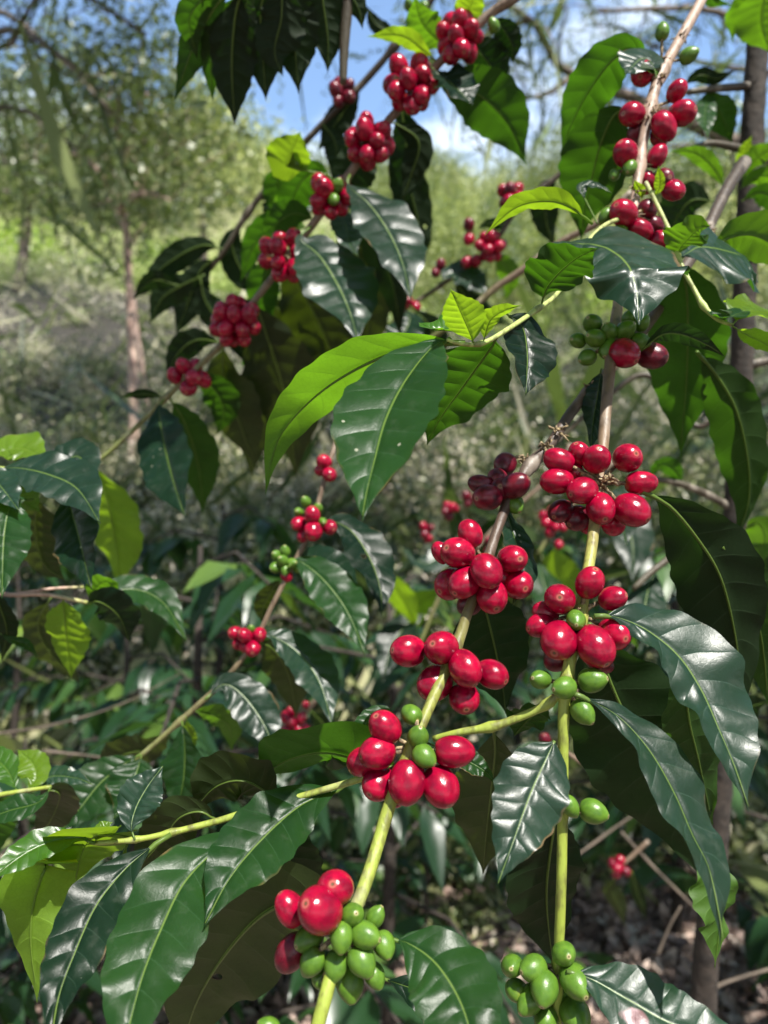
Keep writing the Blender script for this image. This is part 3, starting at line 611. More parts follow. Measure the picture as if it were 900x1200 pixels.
leaf(D, [(112, 988), (90, 982), (50, 990), (15, 1010), (-15, 1035)], .366, 36, 'U', 'young', el=52, yaw=20, fold=.15, tp=.06)
leaf(D, [(158, 984), (125, 988), (80, 985), (56, 1010), (40, 1060), (38, 1110), (47, 1172)], .372, 86, 'L', 'lime', el=58, yaw=10, fold=.12, tp=.2, wave=.06)
leaf(D, [(156, 982), (120, 976), (104, 984), (94, 1005), (88, 1034)], .378, 72, 'L', 'lime', el=60, yaw=-5, fold=.1, tp=.2)
leaf(D, [(158, 984), (154, 968), (160, 945), (174, 920), (192, 896)], .368, 50, 'U', 'blue', el=34, yaw=14, fold=.25, wave=.12, tp=.1, quilt=.03)
leaf(D, [(110, 988), (118, 975), (124, 968), (132, 963)], .366, 18, 'U', 'lime', el=45, tp=.1)
leaf(D, [(150, 985), (135, 1040), (118, 1080), (108, 1135)], .385, 22, 'L', 'lime', el=50, yaw=40, tp=.05, twist=.8)
leaf(D, [(255, 962), (235, 950), (210, 958), (190, 985), (150, 1030)], .40, 62, 'L', 'olive', el=26, tp=.05)
leaf(D, [(330, 940), (290, 915), (255, 920), (225, 950)], .41, 58, 'L', 'olive', el=30, tp=.05)
leaf(D, [(300, 950), (330, 985), (345, 1035), (335, 1080)], .42, 70, 'L', 'deep', el=26, tp=.05)
leaf(D, [(200, 978), (215, 1010), (222, 1055), (210, 1110)], .42, 60, 'L', 'deep', el=24, tp=.05)

# ---- third branch, from the top down to the left, out of focus
Cb = branch((600, 0, .70), 'slanting coffee branch strung with seven round bunches of small red cherries')
stem(Cb, [(640, -35, .68, 6), (600, 0, .70, 5.6), (572, 18, .71, 5.4), (522, 66, .72, 5.2), (492, 100, .73, 5), (455, 142, .74, 5), (415, 196, .75, 4.8), (365, 265, .76, 4.6), (335, 305, .77, 4.4), (300, 350, .775, 4.2), (262, 400, .78, 3.8), (230, 432, .785, 3.5), (195, 465, .79, 3.2), (160, 500, .79, 3), (130, 528, .79, 2.6), (108, 545, .79, 2)], 'brown', nodes=[(540, 45), (484, 105), (436, 168), (390, 232), (332, 302), (276, 382), (222, 441), (192, 467)])
auto_fruit(Cb, 538, 43, .71, 56, 66, 17, 10.5)
auto_fruit(Cb, 579, 31, .70, 34, 22, 4, 9.0, green=1)
auto_fruit(Cb, 482, 98, .725, 62, 70, 20, 10.5)
auto_fruit(Cb, 432, 165, .74, 58, 62, 18, 10.5)
auto_fruit(Cb, 388, 229, .75, 54, 56, 14, 10.0, green=2)
auto_fruit(Cb, 334, 299, .765, 62, 60, 15, 10.0)
auto_fruit(Cb, 276, 377, .775, 62, 60, 18, 9.6)
auto_fruit(Cb, 222, 441, .785, 50, 44, 9, 9.4)
leaf(Cb, [(365, 265), (352, 279), (375, 300), (397, 335), (412, 370), (420, 400)], .74, 80, 'U', 'blue', el=34, yaw=12, fold=.12, tp=.08, quilt=.06)
leaf(Cb, [(410, 205), (408, 217), (432, 238), (455, 270), (472, 308), (482, 350)], .73, 64, 'U', 'blue', el=33, yaw=12, fold=.12, tp=.06, quilt=.05)
leaf(Cb, [(395, 215), (372, 200), (352, 215), (340, 245), (334, 278)], .78, 46, 'L', 'mature', el=54, yaw=15, tp=.1)
leaf(Cb, [(385, 205), (340, 196), (336, 190), (345, 170), (352, 154)], .77, 48, 'L', 'lime', el=56, tp=.3)
leaf(Cb, [(300, 352), (312, 390), (325, 430), (340, 490), (348, 560)], .82, 86, 'L', 'olive', el=36, yaw=10, tp=.04)
leaf(Cb, [(340, 300), (352, 335), (372, 375), (392, 420), (410, 455)], .84, 78, 'L', 'olive', el=40, yaw=10, tp=.04)
leaf(Cb, [(262, 402), (262, 440), (275, 480), (290, 520), (302, 548)], .83, 60, 'L', 'olive', el=44, yaw=5, tp=.04)
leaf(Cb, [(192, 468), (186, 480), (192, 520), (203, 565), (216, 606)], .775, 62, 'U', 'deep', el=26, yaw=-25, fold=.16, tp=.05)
leaf(Cb, [(198, 466), (212, 485), (226, 520), (235, 560), (238, 602)], .81, 52, 'L', 'mature', el=34, yaw=0, tp=.05)
leaf(Cb, [(192, 466), (175, 462), (155, 463), (140, 466)], .79, 12, 'L', 'deep', el=40, tp=.05)
leaf(Cb, [(110, 545), (118, 562), (130, 600), (138, 645), (142, 692)], .78, 60, 'L', 'lime', el=26, yaw=15, tp=.04, quilt=.05)
leaf(Cb, [(500, 92), (520, 95), (560, 110), (595, 145), (616, 192)], .72, 78, 'L', 'mature', el=48, yaw=-12, tp=.06)
leaf(Cb, [(505, 78), (515, 88), (530, 98), (555, 122)], .71, 38, 'U', 'deep', el=30, yaw=20, tp=.08)
leaf(Cb, [(512, 72), (495, 58), (470, 42), (430, 42)], .72, 24, 'L', 'lime', el=62, tp=.1)
leaf(Cb, [(530, 60), (505, 40), (492, 22), (486, -5)], .74, 44, 'L', 'young', el=50, yaw=20, tp=.08)
leaf(Cb, [(545, 45), (560, 60), (580, 85), (592, 108)], .75, 56, 'L', 'deep', el=44, tp=.06)
leaf(Cb, [(575, 20), (590, 35), (600, 55), (600, 75)], .74, 34, 'L', 'deep', el=40, tp=.06)
leaf(Cb, [(540, 40), (545, 20), (552, 5), (560, -20)], .73, 34, 'L', 'lime', el=56, tp=.08)
leaf(Cb, [(470, 120), (474, 150), (478, 195), (472, 250)], .80, 40, 'L', 'deep', el=24, yaw=30, tp=.05)
leaf(Cb, [(440, 160), (420, 190), (408, 225), (415, 250)], .80, 52, 'L', 'deep', el=28, tp=.05)
leaf(Cb, [(392, 235), (405, 262), (410, 285), (420, 300)], .80, 36, 'U', 'blue', el=40, yaw=10, tp=.05)
leaf(Cb, [(332, 300), (312, 320), (308, 350), (318, 385)], .83, 40, 'L', 'mature', el=44, tp=.05)
leaf(Cb, [(300, 348), (285, 370), (282, 400), (290, 430)], .86, 44, 'L', 'deep', el=30, tp=.05)
leaf(Cb, [(222, 440), (250, 455), (262, 480), (255, 510)], .84, 40, 'L', 'mature', el=40, tp=.05)
leaf(Cb, [(455, 140), (490, 165), (482, 205), (470, 235)], .79, 34, 'L', 'deep', el=24, tp=.05)
leaf(Cb, [(370, 258), (345, 250), (322, 265), (312, 290)], .80, 38, 'L', 'mature', el=44, tp=.05)

for m, d, w, k, e in [([(310, 345), (340, 380), (352, 430), (350, 490)], .90, 62, 'olive', 40), ([(388, 240), (420, 300), (432, 370), (425, 440)], .92, 60, 'olive', 38), ([(415, 200), (445, 290), (462, 340), (470, 400)], .90, 46, 'deep', 30),
                      ([(455, 150), (480, 220), (492, 280), (488, 330)], .95, 44, 'deep', 26), ([(276, 385), (305, 420), (330, 480), (336, 540)], .92, 56, 'mature', 44), ([(340, 300), (375, 340), (400, 400), (398, 470)], .98, 60, 'deep', 28), ([(230, 432), (262, 452), (290, 500), (296, 560)], .93, 50, 'olive', 36),
                      ([(365, 268), (330, 262), (300, 285), (282, 330)], .88, 40, 'mature', 46), ([(388, 232), (362, 226), (335, 240), (318, 275)], .90, 34, 'young', 48), ([(262, 402), (232, 398), (208, 415), (195, 445)], .90, 34, 'deep', 30)]:
    leaf(Cb, m, d, w, 'L', k, el=e, yaw=random.uniform(-12, 14), tp=.05)

# ---- dark branch behind it at the upper left
H = branch((505, 0, .98), 'thin shaded branch in silhouette with one dark purple bunch before the bright sky')
stem(H, [(530, -40, .95, 4.5), (505, 0, .96, 4), (462, 55, .98, 4), (425, 98, 1.0, 4), (378, 145, 1.02, 3.8), (335, 192, 1.05, 3.6), (290, 250, 1.08, 3.4), (262, 295, 1.1, 3), (235, 325, 1.12, 2.6), (205, 335, 1.13, 2)], 'dark', nodes=[(400, 110), (462, 55), (290, 250)])
fr = auto_fruit(H, 401, 108, .99, 34, 38, 12, 8.0, dark=12)
auto_fruit(H, 487, 6, .96, 44, 20, 6, 7.5, green=2, dark=4)
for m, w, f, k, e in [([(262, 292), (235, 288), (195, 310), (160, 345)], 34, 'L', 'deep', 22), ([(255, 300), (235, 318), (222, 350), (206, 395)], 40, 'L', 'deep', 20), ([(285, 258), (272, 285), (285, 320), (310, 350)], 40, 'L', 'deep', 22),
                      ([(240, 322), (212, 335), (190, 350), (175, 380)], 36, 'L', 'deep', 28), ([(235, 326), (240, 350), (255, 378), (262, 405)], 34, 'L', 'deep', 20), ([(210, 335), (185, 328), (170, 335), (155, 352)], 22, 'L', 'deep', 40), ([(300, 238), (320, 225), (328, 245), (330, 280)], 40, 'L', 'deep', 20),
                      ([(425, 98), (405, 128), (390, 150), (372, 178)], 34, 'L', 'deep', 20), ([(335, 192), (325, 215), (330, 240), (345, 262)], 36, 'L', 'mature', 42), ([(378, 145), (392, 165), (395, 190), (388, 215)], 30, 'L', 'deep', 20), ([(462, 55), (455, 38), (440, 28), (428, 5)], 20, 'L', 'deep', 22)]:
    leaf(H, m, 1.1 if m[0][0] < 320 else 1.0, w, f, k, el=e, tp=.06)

# ---- the hanging shaded leaves at the top left
T = branch((405, 0, .66), 'overhead branch end with big leaves hanging dark against the sky')
stem(T, [(412, -60, .66, 7), (409, -20, .665, 7), (406, 20, .67, 6.5), (403, 60, .675, 5.5), (402, 98, .68, 4)], 'dark')
stem(T, [(412, -50, .66, 5), (370, -38, .655, 4.6), (330, -22, .65, 4), (290, -12, .645, 3.4), (262, -8, .64, 2.6)], 'dark', 'side_shoot')
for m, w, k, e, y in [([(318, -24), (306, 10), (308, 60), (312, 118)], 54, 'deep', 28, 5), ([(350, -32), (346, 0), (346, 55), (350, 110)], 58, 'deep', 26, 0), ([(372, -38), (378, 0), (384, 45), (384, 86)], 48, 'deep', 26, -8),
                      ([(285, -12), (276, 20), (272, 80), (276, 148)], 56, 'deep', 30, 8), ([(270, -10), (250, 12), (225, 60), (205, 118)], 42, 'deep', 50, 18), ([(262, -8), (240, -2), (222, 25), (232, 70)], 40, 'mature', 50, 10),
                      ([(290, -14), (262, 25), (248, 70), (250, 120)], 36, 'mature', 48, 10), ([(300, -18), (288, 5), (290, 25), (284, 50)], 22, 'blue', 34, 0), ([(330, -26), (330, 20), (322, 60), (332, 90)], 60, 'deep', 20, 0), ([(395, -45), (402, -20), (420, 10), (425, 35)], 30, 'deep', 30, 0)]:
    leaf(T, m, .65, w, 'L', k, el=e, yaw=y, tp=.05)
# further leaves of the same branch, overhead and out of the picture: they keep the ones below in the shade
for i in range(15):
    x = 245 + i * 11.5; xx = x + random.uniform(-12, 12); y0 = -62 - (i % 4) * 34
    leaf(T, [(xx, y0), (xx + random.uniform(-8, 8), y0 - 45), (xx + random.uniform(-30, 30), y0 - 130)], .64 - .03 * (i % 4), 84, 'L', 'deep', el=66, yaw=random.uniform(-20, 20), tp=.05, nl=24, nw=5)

# ---- thin branch in the left middle
E = branch((420, 470, .66), 'thin green twig with sparse small bunches of mixed red and unripe green cherries')
stem(E, [(430, 420, .68, 2.6), (404, 490, .67, 2.8), (385, 545, .66, 3), (375, 582, .655, 3), (362, 625, .65, 3.2), (338, 672, .645, 3.2), (318, 712, .64, 3), (298, 752, .64, 3), (262, 798, .64, 3.2), (230, 828, .64, 3.4), (200, 855, .64, 3.2), (165, 885, .64, 2.8), (125, 912, .64, 2.2)], 'brown', nodes=[(382, 549), (366, 612), (334, 664), (290, 752), (210, 846)])
fruit(E, 384, 549, .66, [('r', 380, 542, 17, 18, 0), ('r', 386, 556, 17, 18, -.6), ('r', 376, 551, 14, 14, .6)])
fruit(E, 366, 610, .65, [('r', 366, 604, 19, 19, -1.4), ('r', 350, 614, 17, 18, -.3), ('r', 367, 622, 22, 22, -1.2), ('r', 386, 618, 17, 18, -.5), ('g', 358, 588, 13, 14, 0), ('g', 372, 596, 14, 13, -.8), ('g', 350, 600, 12, 13, 0), ('r', 356, 627, 16, 16, 0), ('g', 378, 612, 12, 12, -1)])
fruit(E, 334, 662, .645, [('g', 324, 651, 13, 13, 0), ('g', 334, 646, 14, 13, 0), ('g', 331, 657, 14, 14, -1), ('g', 342, 660, 13, 13, -.7), ('g', 323, 665, 14, 14, -.4), ('g', 334, 668, 12, 12, -1), ('r', 336, 674, 16, 15, .2), ('g', 349, 666, 12, 13, 0)])
fruit(E, 291, 750, .64, [('r', 276, 742, 16, 17, 0), ('r', 287, 745, 18, 17, -1), ('r', 304, 744, 17, 18, -.4), ('r', 280, 754, 17, 15, .2), ('r', 296, 760, 20, 19, -.8), ('r', 288, 756, 16, 16, 0), ('g', 294, 737, 10, 11, 0)])
leaf(E, [(338, 665), (348, 656), (375, 675), (400, 705), (416, 735), (428, 768)], .635, 54, 'U', 'mature', el=36, yaw=8, tp=.06, quilt=.05)
leaf(E, [(378, 618), (386, 610), (412, 622), (434, 655), (446, 690), (448, 722)], .645, 48, 'U', 'deep', el=38, yaw=30, tp=.06)
leaf(E, [(338, 665), (355, 660), (385, 665), (410, 690), (425, 715)], .66, 44, 'U', 'deep', el=20, yaw=40, tp=.06)
leaf(E, [(300, 748), (318, 745), (350, 765), (375, 800), (390, 850)], .635, 48, 'U', 'blue', el=42, yaw=28, tp=.06, quilt=.06)
leaf(E, [(300, 750), (320, 760), (338, 790), (348, 840)], .66, 52, 'L', 'olive', el=36, tp=.06)
leaf(E, [(240, 820), (262, 802), (285, 815), (310, 850), (325, 890)], .62, 52, 'U', 'blue', el=33, yaw=12, tp=.06, quilt=.06)
leaf(E, [(213, 845), (216, 870), (215, 910), (206, 955)], .62, 44, 'U', 'mature', el=20, yaw=-30, fold=.3, tp=.05)
leaf(E, [(218, 840), (222, 860), (224, 870), (228, 882)], .63, 16, 'L', 'lime', el=50, tp=.1)
leaf(E, [(165, 884), (150, 892), (120, 915), (95, 945), (70, 975)], .62, 56, 'U', 'mature', el=36, yaw=10, tp=.05)
leaf(E, [(200, 858), (175, 876), (140, 885), (112, 905)], .67, 34, 'L', 'olive', el=36, tp=.05)
leaf(E, [(166, 885), (160, 905), (150, 935), (132, 960)], .61, 60, 'U', 'mature', el=38, yaw=6, tp=.05)
leaf(E, [(225, 832), (250, 838), (268, 850), (272, 880)], .66, 26, 'L', 'young', el=44, tp=.05)
leaf(E, [(330, 678), (320, 690), (308, 715), (312, 735)], .66, 26, 'L', 'olive', el=40, tp=.05)

# ---- twig behind, right of the middle
G = branch((700, 165, 1.0), 'distant thin coffee branch with five small dull red bunches in front of the hillside')
stem(G, [(740, 120, .97, 3.4), (700, 165, 1.0, 3.2), (655, 205, 1.02, 3.2), (610, 240, 1.04, 3), (575, 290, 1.06, 2.8), (530, 325, 1.08, 2.5), (490, 352, 1.1, 2.2), (470, 362, 1.1, 1.6)], 'dark', nodes=[(600, 245), (572, 290), (515, 332), (475, 358)])
auto_fruit(G, 600, 229, 1.03, 36, 34, 8, 7.2, dark=2)
auto_fruit(G, 576, 289, 1.05, 40, 38, 13, 7.0)
auto_fruit(G, 550, 272, 1.05, 18, 30, 4, 6.6, dark=1)
auto_fruit(G, 553, 306, 1.06, 24, 20, 4, 6.5)
auto_fruit(G, 514, 318, 1.08, 20, 32, 6, 6.6, dark=2)
auto_fruit(G, 473, 358, 1.1, 40, 22, 7, 6.8)
for m, w, f, k, e in [([(515, 330), (528, 320), (548, 325), (572, 345)], 30, 'U', 'blue', 32), ([(475, 360), (480, 375), (470, 395), (455, 412)], 40, 'U', 'deep', 40), ([(480, 358), (505, 385), (508, 415), (500, 440)], 34, 'L', 'deep', 30), ([(575, 292), (590, 308), (598, 330), (592, 352)], 26, 'L', 'young', 46),
                      ([(530, 325), (548, 350), (570, 372), (596, 380)], 26, 'L', 'deep', 36), ([(655, 205), (640, 225), (640, 260), (650, 290)], 34, 'L', 'deep', 30), ([(600, 250), (590, 262), (572, 262), (558, 268)], 14, 'L', 'deep', 30)]:
    leaf(G, m, 1.06, w, f, k, el=e, tp=.06)

# bare brown twigs behind the middle
Tw = empty("coffee_branch", P(700, 262, .9), "bare leafless twig slanting up behind the young bright leaves", "coffee branch", "coffee branches")

stem(Tw, [(740, 225, .88, 4), (700, 262, .9, 4), (660, 282, .92, 4), (610, 318, .94, 4.2), (580, 338, .95, 4), (545, 368, .96, 3.5), (500, 400, .98, 3)], 'brown')

# ---- left-edge branch
J = branch((-30, 560, .55), 'broad waxy leaves crowding a branch end at the frame edge beside a pale pink twig')
stem(J, [(-60, 545, .55, 4), (-20, 548, .55, 3.4), (10, 550, .55, 3), (40, 552, .55, 2.6), (70, 560, .55, 2.2), (85, 575, .55, 2)], 'green')
stem(J, [(-40, 692, .60, 3), (10, 697, .60, 2.6), (55, 697, .60, 2.4), (102, 706, .60, 2.2)], 'pink', 'twig')
stem(J, [(20, 696, .60, 2.2), (60, 690, .61, 2), (98, 688, .62, 1.6)], 'pink', 'twig')
for m, d, w, f, k, e, y in [([(-5, 550), (20, 548), (55, 555), (90, 572), (117, 612)], .54, 56, 'U', 'blue', 46, 0), ([(-20, 540), (0, 530), (25, 525), (56, 537)], .55, 30, 'U', 'lime', 50, 0), ([(-30, 560), (-10, 560), (5, 575), (22, 598)], .53, 44, 'U', 'blue', 40, 0),
                            ([(0, 555), (12, 575), (30, 590), (48, 600)], .56, 40, 'L', 'young', 56, 0), ([(40, 585), (15, 590), (5, 625), (2, 700)], .53, 66, 'U', 'mature', 36, 20), ([(85, 572), (82, 590), (92, 630), (106, 690)], .56, 58, 'U', 'deep', 22, -28),
                            ([(50, 560), (85, 535), (100, 545), (104, 575)], .58, 34, 'U', 'blue', 40, 0), ([(45, 580), (42, 620), (52, 660), (78, 680)], .60, 66, 'L', 'olive', 40, 0), ([(-10, 690), (0, 710), (8, 740), (2, 775)], .58, 26, 'L', 'deep', 30, 0),
                            ([(74, 700), (76, 715), (78, 740), (84, 795)], .60, 50, 'L', 'lime', 40, 10), ([(100, 706), (118, 705), (140, 722), (152, 752)], .61, 44, 'L', 'deep', 36, 0), ([(104, 707), (150, 690), (190, 705), (220, 752)], .66, 36, 'U', 'mature', 44, 20), ([(104, 706), (112, 690), (125, 682), (140, 694)], .63, 26, 'L', 'young', 50, 0),
                            ([(0, 742), (10, 748), (30, 755), (45, 770)], .6, 12, 'U', 'mature', 44, 0), ([(60, 700), (45, 730), (60, 765), (95, 800)], .68, 46, 'L', 'olive', 38, 0)]:
    leaf(J, m, d, w, f, k, el=e, yaw=y, tp=.05, quilt=.05)
J2 = branch((-30, 930, .5), 'light green fresh leaves poking in low beside the big dark ribbed leaves')
stem(J2, [(-60, 945, .5, 3.5), (-20, 935, .5, 3), (20, 928, .5, 2.6), (60, 922, .5, 2.2)], 'green')
for m, d, w, f, k, e, y in [([(20, 928), (10, 905), (-5, 890), (-30, 880)], .5, 40, 'U', 'young', 44, 0), ([(30, 926), (42, 912), (38, 895), (20, 878)], .5, 40, 'U', 'lime', 40, 0), ([(60, 922), (45, 940), (10, 950), (-30, 965)], .49, 30, 'U', 'mature', 46, 0), ([(50, 924), (70, 930), (60, 960), (40, 985)], .52, 50, 'L', 'olive', 36, 0),
                            ([(40, 925), (60, 910), (90, 912), (110, 920)], .52, 24, 'U', 'blue', 40, 0), ([(20, 930), (0, 950), (-10, 985), (0, 1010)], .54, 50, 'L', 'mature', 44, 0)]:
    leaf(J2, m, d, w, f, k, el=e, yaw=y, tp=.05)

# ---- the coffee tree whose trunk stands at the right
K = empty('coffee_tree', P(826, 1290, .9), 'dark upright trunk of a coffee tree with short side branches and bright young leaves', 'coffee tree')
K.location = Vector((P(826, 1290, .95).x, .95, 0.0))
mb = MB(); px_tube(mb, [(893, -60, .86, 11), (888, 40, .86, 12), (884, 110, .86, 12.5), (880, 190, .865, 13), (874, 300, .87, 13), (870, 400, .875, 13), (866, 500, .88, 13.5), (862, 600, .885, 13), (856, 720, .89, 13), (848, 860, .90, 13.5), (838, 1000, .91, 13.5), (830, 1090, .92, 14), (824, 1170, .93, 15), (818, 1300, .94, 16), (812, 1500, .95, 18), (808, 1960, .95, 22)], 14, 10, 0.12)
mb.build('trunk', M_COFBARK, K, Vector(K.location))
for pts in ([(886, 100, .86, 5), (862, 102, .85, 4.5), (835, 104, .84, 4.2), (806, 108, .83, 3.4)], [(884, 178, .86, 5), (858, 172, .85, 4.5), (830, 168, .84, 3.6), (806, 176, .83, 3)], [(878, 262, .87, 4), (905, 252, .86, 3.4), (930, 250, .86, 3)],
            [(872, 430, .875, 6), (895, 424, .87, 5), (925, 418, .86, 4)], [(864, 600, .885, 5), (830, 580, .88, 4.5), (790, 565, .87, 4), (755, 560, .87, 3.2)], [(858, 690, .89, 5), (810, 645, .88, 4.5), (770, 665, .87, 4), (742, 690, .86, 3.4)], [(868, 440, .876, 4), (820, 500, .90, 3.5), (760, 440, .92, 3.5), (705, 470, .93, 3.2), (650, 520, .94, 2.8)]):
    stem(K, pts, 'dark', 'side_branch')
for m, d, w, f, k, e, y in [([(832, 104), (836, 118), (848, 140), (858, 168)], .84, 42, 'L', 'mature', 46, 0), ([(835, 104), (828, 122), (826, 140), (830, 162)], .85, 26, 'U', 'mature', 30, 0), ([(850, 224), (838, 200), (815, 180), (784, 176)], .83, 24, 'L', 'young', 60, 0),
                            ([(880, 200), (872, 188), (874, 175), (881, 158)], .84, 18, 'L', 'lime', 50, 0), ([(868, 212), (880, 192), (895, 180), (920, 170)], .84, 24, 'L', 'young', 58, 0), ([(866, 222), (885, 208), (905, 208), (930, 220)], .84, 22, 'L', 'young', 56, 0), ([(868, 236), (890, 226), (915, 238), (940, 262)], .83, 34, 'L', 'mature', 56, 0),
                            ([(905, 252), (885, 262), (880, 272), (888, 290)], .84, 24, 'U', 'deep', 40, 0), ([(838, 236), (812, 234), (796, 250), (780, 282)], .84, 50, 'L', 'deep', 34, 0), ([(905, -30), (880, 2), (862, 20), (858, 50)], .80, 30, 'L', 'young', 54, 0), ([(910, -20), (895, 0), (892, 30), (902, 62)], .78, 60, 'L', 'young', 56, 0), ([(880, -30), (850, -20), (835, 0), (858, 6)], .80, 22, 'L', 'mature', 50, 0),
                            ([(760, 560), (775, 545), (790, 552), (800, 570)], .87, 20, 'L', 'mature', 46, 0), ([(872, 620), (885, 612), (895, 628), (890, 665)], .84, 40, 'L', 'young', 52, 0), ([(845, 860), (862, 850), (875, 830), (905, 820)], .85, 40, 'L', 'deep', 36, 0), ([(800, 100), (820, 88), (840, 92), (862, 82)], .84, 20, 'L', 'deep', 40, 0), ([(755, 562), (740, 580), (730, 610), (735, 640)], .88, 48, 'U', 'deep', 40, 0),
                            ([(742, 690), (730, 710), (735, 735), (748, 760)], .87, 34, 'L', 'young', 50, 0), ([(770, 665), (760, 690), (755, 725), (760, 760)], .9, 50, 'U', 'deep', 40, 0)]:
    leaf(K, m, d, w, f, k, el=e, yaw=y, tp=.05)

# ---- fruiting twigs further back
for pts, bunches, lab, lv in [
    ([(668, 520, 1.5, 2.6), (655, 550, 1.5, 2.6), (610, 590, 1.5, 2.6), (560, 640, 1.5, 2.6), (520, 690, 1.5, 2.4), (490, 760, 1.5, 2.2)],
     [(500, 622, 20, 30, 7, 5.2), (527, 598, 24, 22, 7, 5.2), (548, 584, 18, 20, 5, 5.2), (556, 588, 16, 16, 4, 5), (574, 640, 16, 24, 5, 5.2)], 'far coffee twig with blurred red bunches behind the dark overripe cherries',
     [([(520, 690), (500, 700), (482, 720), (470, 760)], 34, 'L', 'lime', 46), ([(490, 740), (470, 700), (450, 680), (430, 690)], 30, 'L', 'lime', 48), ([(500, 730), (505, 760), (520, 790), (515, 830)], 40, 'L', 'olive', 40), ([(560, 640), (530, 640), (500, 660), (470, 640)], 30, 'U', 'blue', 40), ([(600, 600), (580, 620), (560, 660), (548, 700)], 36, 'L', 'deep', 36), ([(500, 720), (478, 730), (458, 760), (448, 800)], 40, 'U', 'deep', 38)]),
    ([(720, 540, 1.35, 3), (690, 570, 1.35, 3), (655, 610, 1.35, 2.8), (630, 650, 1.35, 2.4)],
     [(650, 612, 30, 38, 9, 6), (634, 606, 16, 16, 4, 5.5), (655, 636, 18, 16, 4, 5.5)], 'far blurred coffee twig with one small red bunch under the biggest cherry cluster',
     [([(650, 640), (650, 655), (655, 690), (650, 730)], 56, 'L', 'lime', 36), ([(640, 640), (620, 655), (600, 690), (596, 730)], 44, 'L', 'olive', 40), ([(690, 575), (720, 590), (740, 630), (742, 680)], 50, 'U', 'deep', 40), ([(630, 650), (640, 690), (660, 720), (690, 740)], 40, 'U', 'mature', 40)]),
    ([(390, 800, 1.15, 3), (362, 830, 1.15, 3), (345, 860, 1.15, 2.6), (320, 890, 1.15, 2.2)],
     [(346, 848, 38, 40, 14, 6), (330, 868, 22, 26, 7, 5.6), (360, 830, 16, 18, 4, 5.2)], 'blurred coffee twig with a pinkish red bunch low behind the whitish glossy leaf',
     [([(345, 860), (330, 840), (300, 830), (280, 850)], 30, 'U', 'blue', 40), ([(362, 830), (380, 850), (390, 880), (380, 910)], 36, 'L', 'deep', 36), ([(390, 800), (370, 790), (350, 800), (335, 820)], 24, 'U', 'deep', 40)]),
    ([(690, 900, .85, 2.6), (660, 880, .85, 2.6), (630, 872, .85, 2.2)], [(641, 874, 24, 36, 6, 8)], 'shaded twig with a few dark red cherries behind the notched pale leaf',
     [([(640, 870), (625, 880), (615, 900), (612, 930)], 36, 'U', 'mature', 40)]),
    ([(760, 985, 1.5, 2.6), (735, 1008, 1.5, 2.4), (715, 1022, 1.5, 2)], [(726, 1016, 28, 26, 8, 6)], 'low shaded twig with a small dark red bunch above the brown leaf litter',
     [([(725, 1025), (715, 1040), (725, 1060), (732, 1085)], 20, 'L', 'olive', 36), ([(740, 1020), (745, 1040), (752, 1060), (756, 1080)], 16, 'L', 'deep', 36)])]:
    b = branch(pts[0][:3], lab)
    stem(b, pts, 'brown')
    for cx, cy, w, h, n, r in bunches: auto_fruit(b, cx, cy, pts[0][2], w, h, n, r, dark=2 if 'dark' in lab else 0)
    for m, w, f, k, e in lv: leaf(b, m, pts[0][2] + .03, w, f, k, el=e, tp=.06, nl=24, nw=5)

# ================================================================== the setting
def hgt(x, y):
    x = np.asarray(x, float); y = np.asarray(y, float)
    s = np.where(y < 4.5, 0.0, np.where(y < 26, .47 * (y - 4.5), 10.1 + .50 * (np.minimum(y, 46) - 26)))
    s = s - np.where(y < 4.5, 0, .004 * np.clip(x, -12, 12) * np.clip(y - 4.5, 0, 30) * .35)
    s = s + np.where(y > 46, .04 * (y - 46), 0)
    s = s + .10 * np.sin(x * 1.3 + y * .7) * np.clip((y - 2.5) / 4, 0, 1) + .5 * np.sin(x * .33 + 1) * np.sin(y * .28) * np.clip((y - 6) / 8, 0, 1)
    return s
yy = np.concatenate([np.linspace(-14, 0, 15)[:-1], np.linspace(0, 8, 65)[:-1], np.linspace(8, 60, 105)[:-1], np.linspace(60, 1500, 25)])
xx = np.concatenate([np.linspace(-900, -40, 14)[:-1], np.linspace(-40, -6, 40)[:-1], np.linspace(-6, 6, 61)[:-1], np.linspace(6, 40, 40)[:-1], np.linspace(40, 900, 14)])
X, Y = np.meshgrid(xx, yy); Z = hgt(X, Y)
nx, ny = len(xx), len(yy); idx = np.arange(nx * ny).reshape(ny, nx)
Fq = np.stack([idx[:-1, :-1], idx[:-1, 1:], idx[1:, 1:], idx[1:, :-1]], -1).reshape(-1, 4)
m, nt, out = new_mat('hillside_ground'); g = NT(nt)
tc = g.n('ShaderNodeTexCoord'); n1 = g.n('ShaderNodeTexNoise', i_Scale=1.1, i_Detail=7.0); g.l(tc.outputs['Object'], n1.inputs['Vector'])
n2 = g.n('ShaderNodeTexNoise', i_Scale=14.0, i_Detail=8.0); g.l(tc.outputs['Object'], n2.inputs['Vector'])
sp = g.n('ShaderNodeSeparateXYZ'); g.l(tc.outputs['Object'], sp.inputs[0])
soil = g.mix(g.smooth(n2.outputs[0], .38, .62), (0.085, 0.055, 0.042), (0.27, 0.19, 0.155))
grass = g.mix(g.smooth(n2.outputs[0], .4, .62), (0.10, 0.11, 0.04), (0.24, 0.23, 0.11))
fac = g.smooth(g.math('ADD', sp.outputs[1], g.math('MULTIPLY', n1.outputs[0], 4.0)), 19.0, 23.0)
soil = g.mix(g.smooth(sp.outputs[1], 3.6, 5.5), soil, (0.030, 0.026, 0.018))  # ground darkened under the thicket, shade between clumps put into the colour
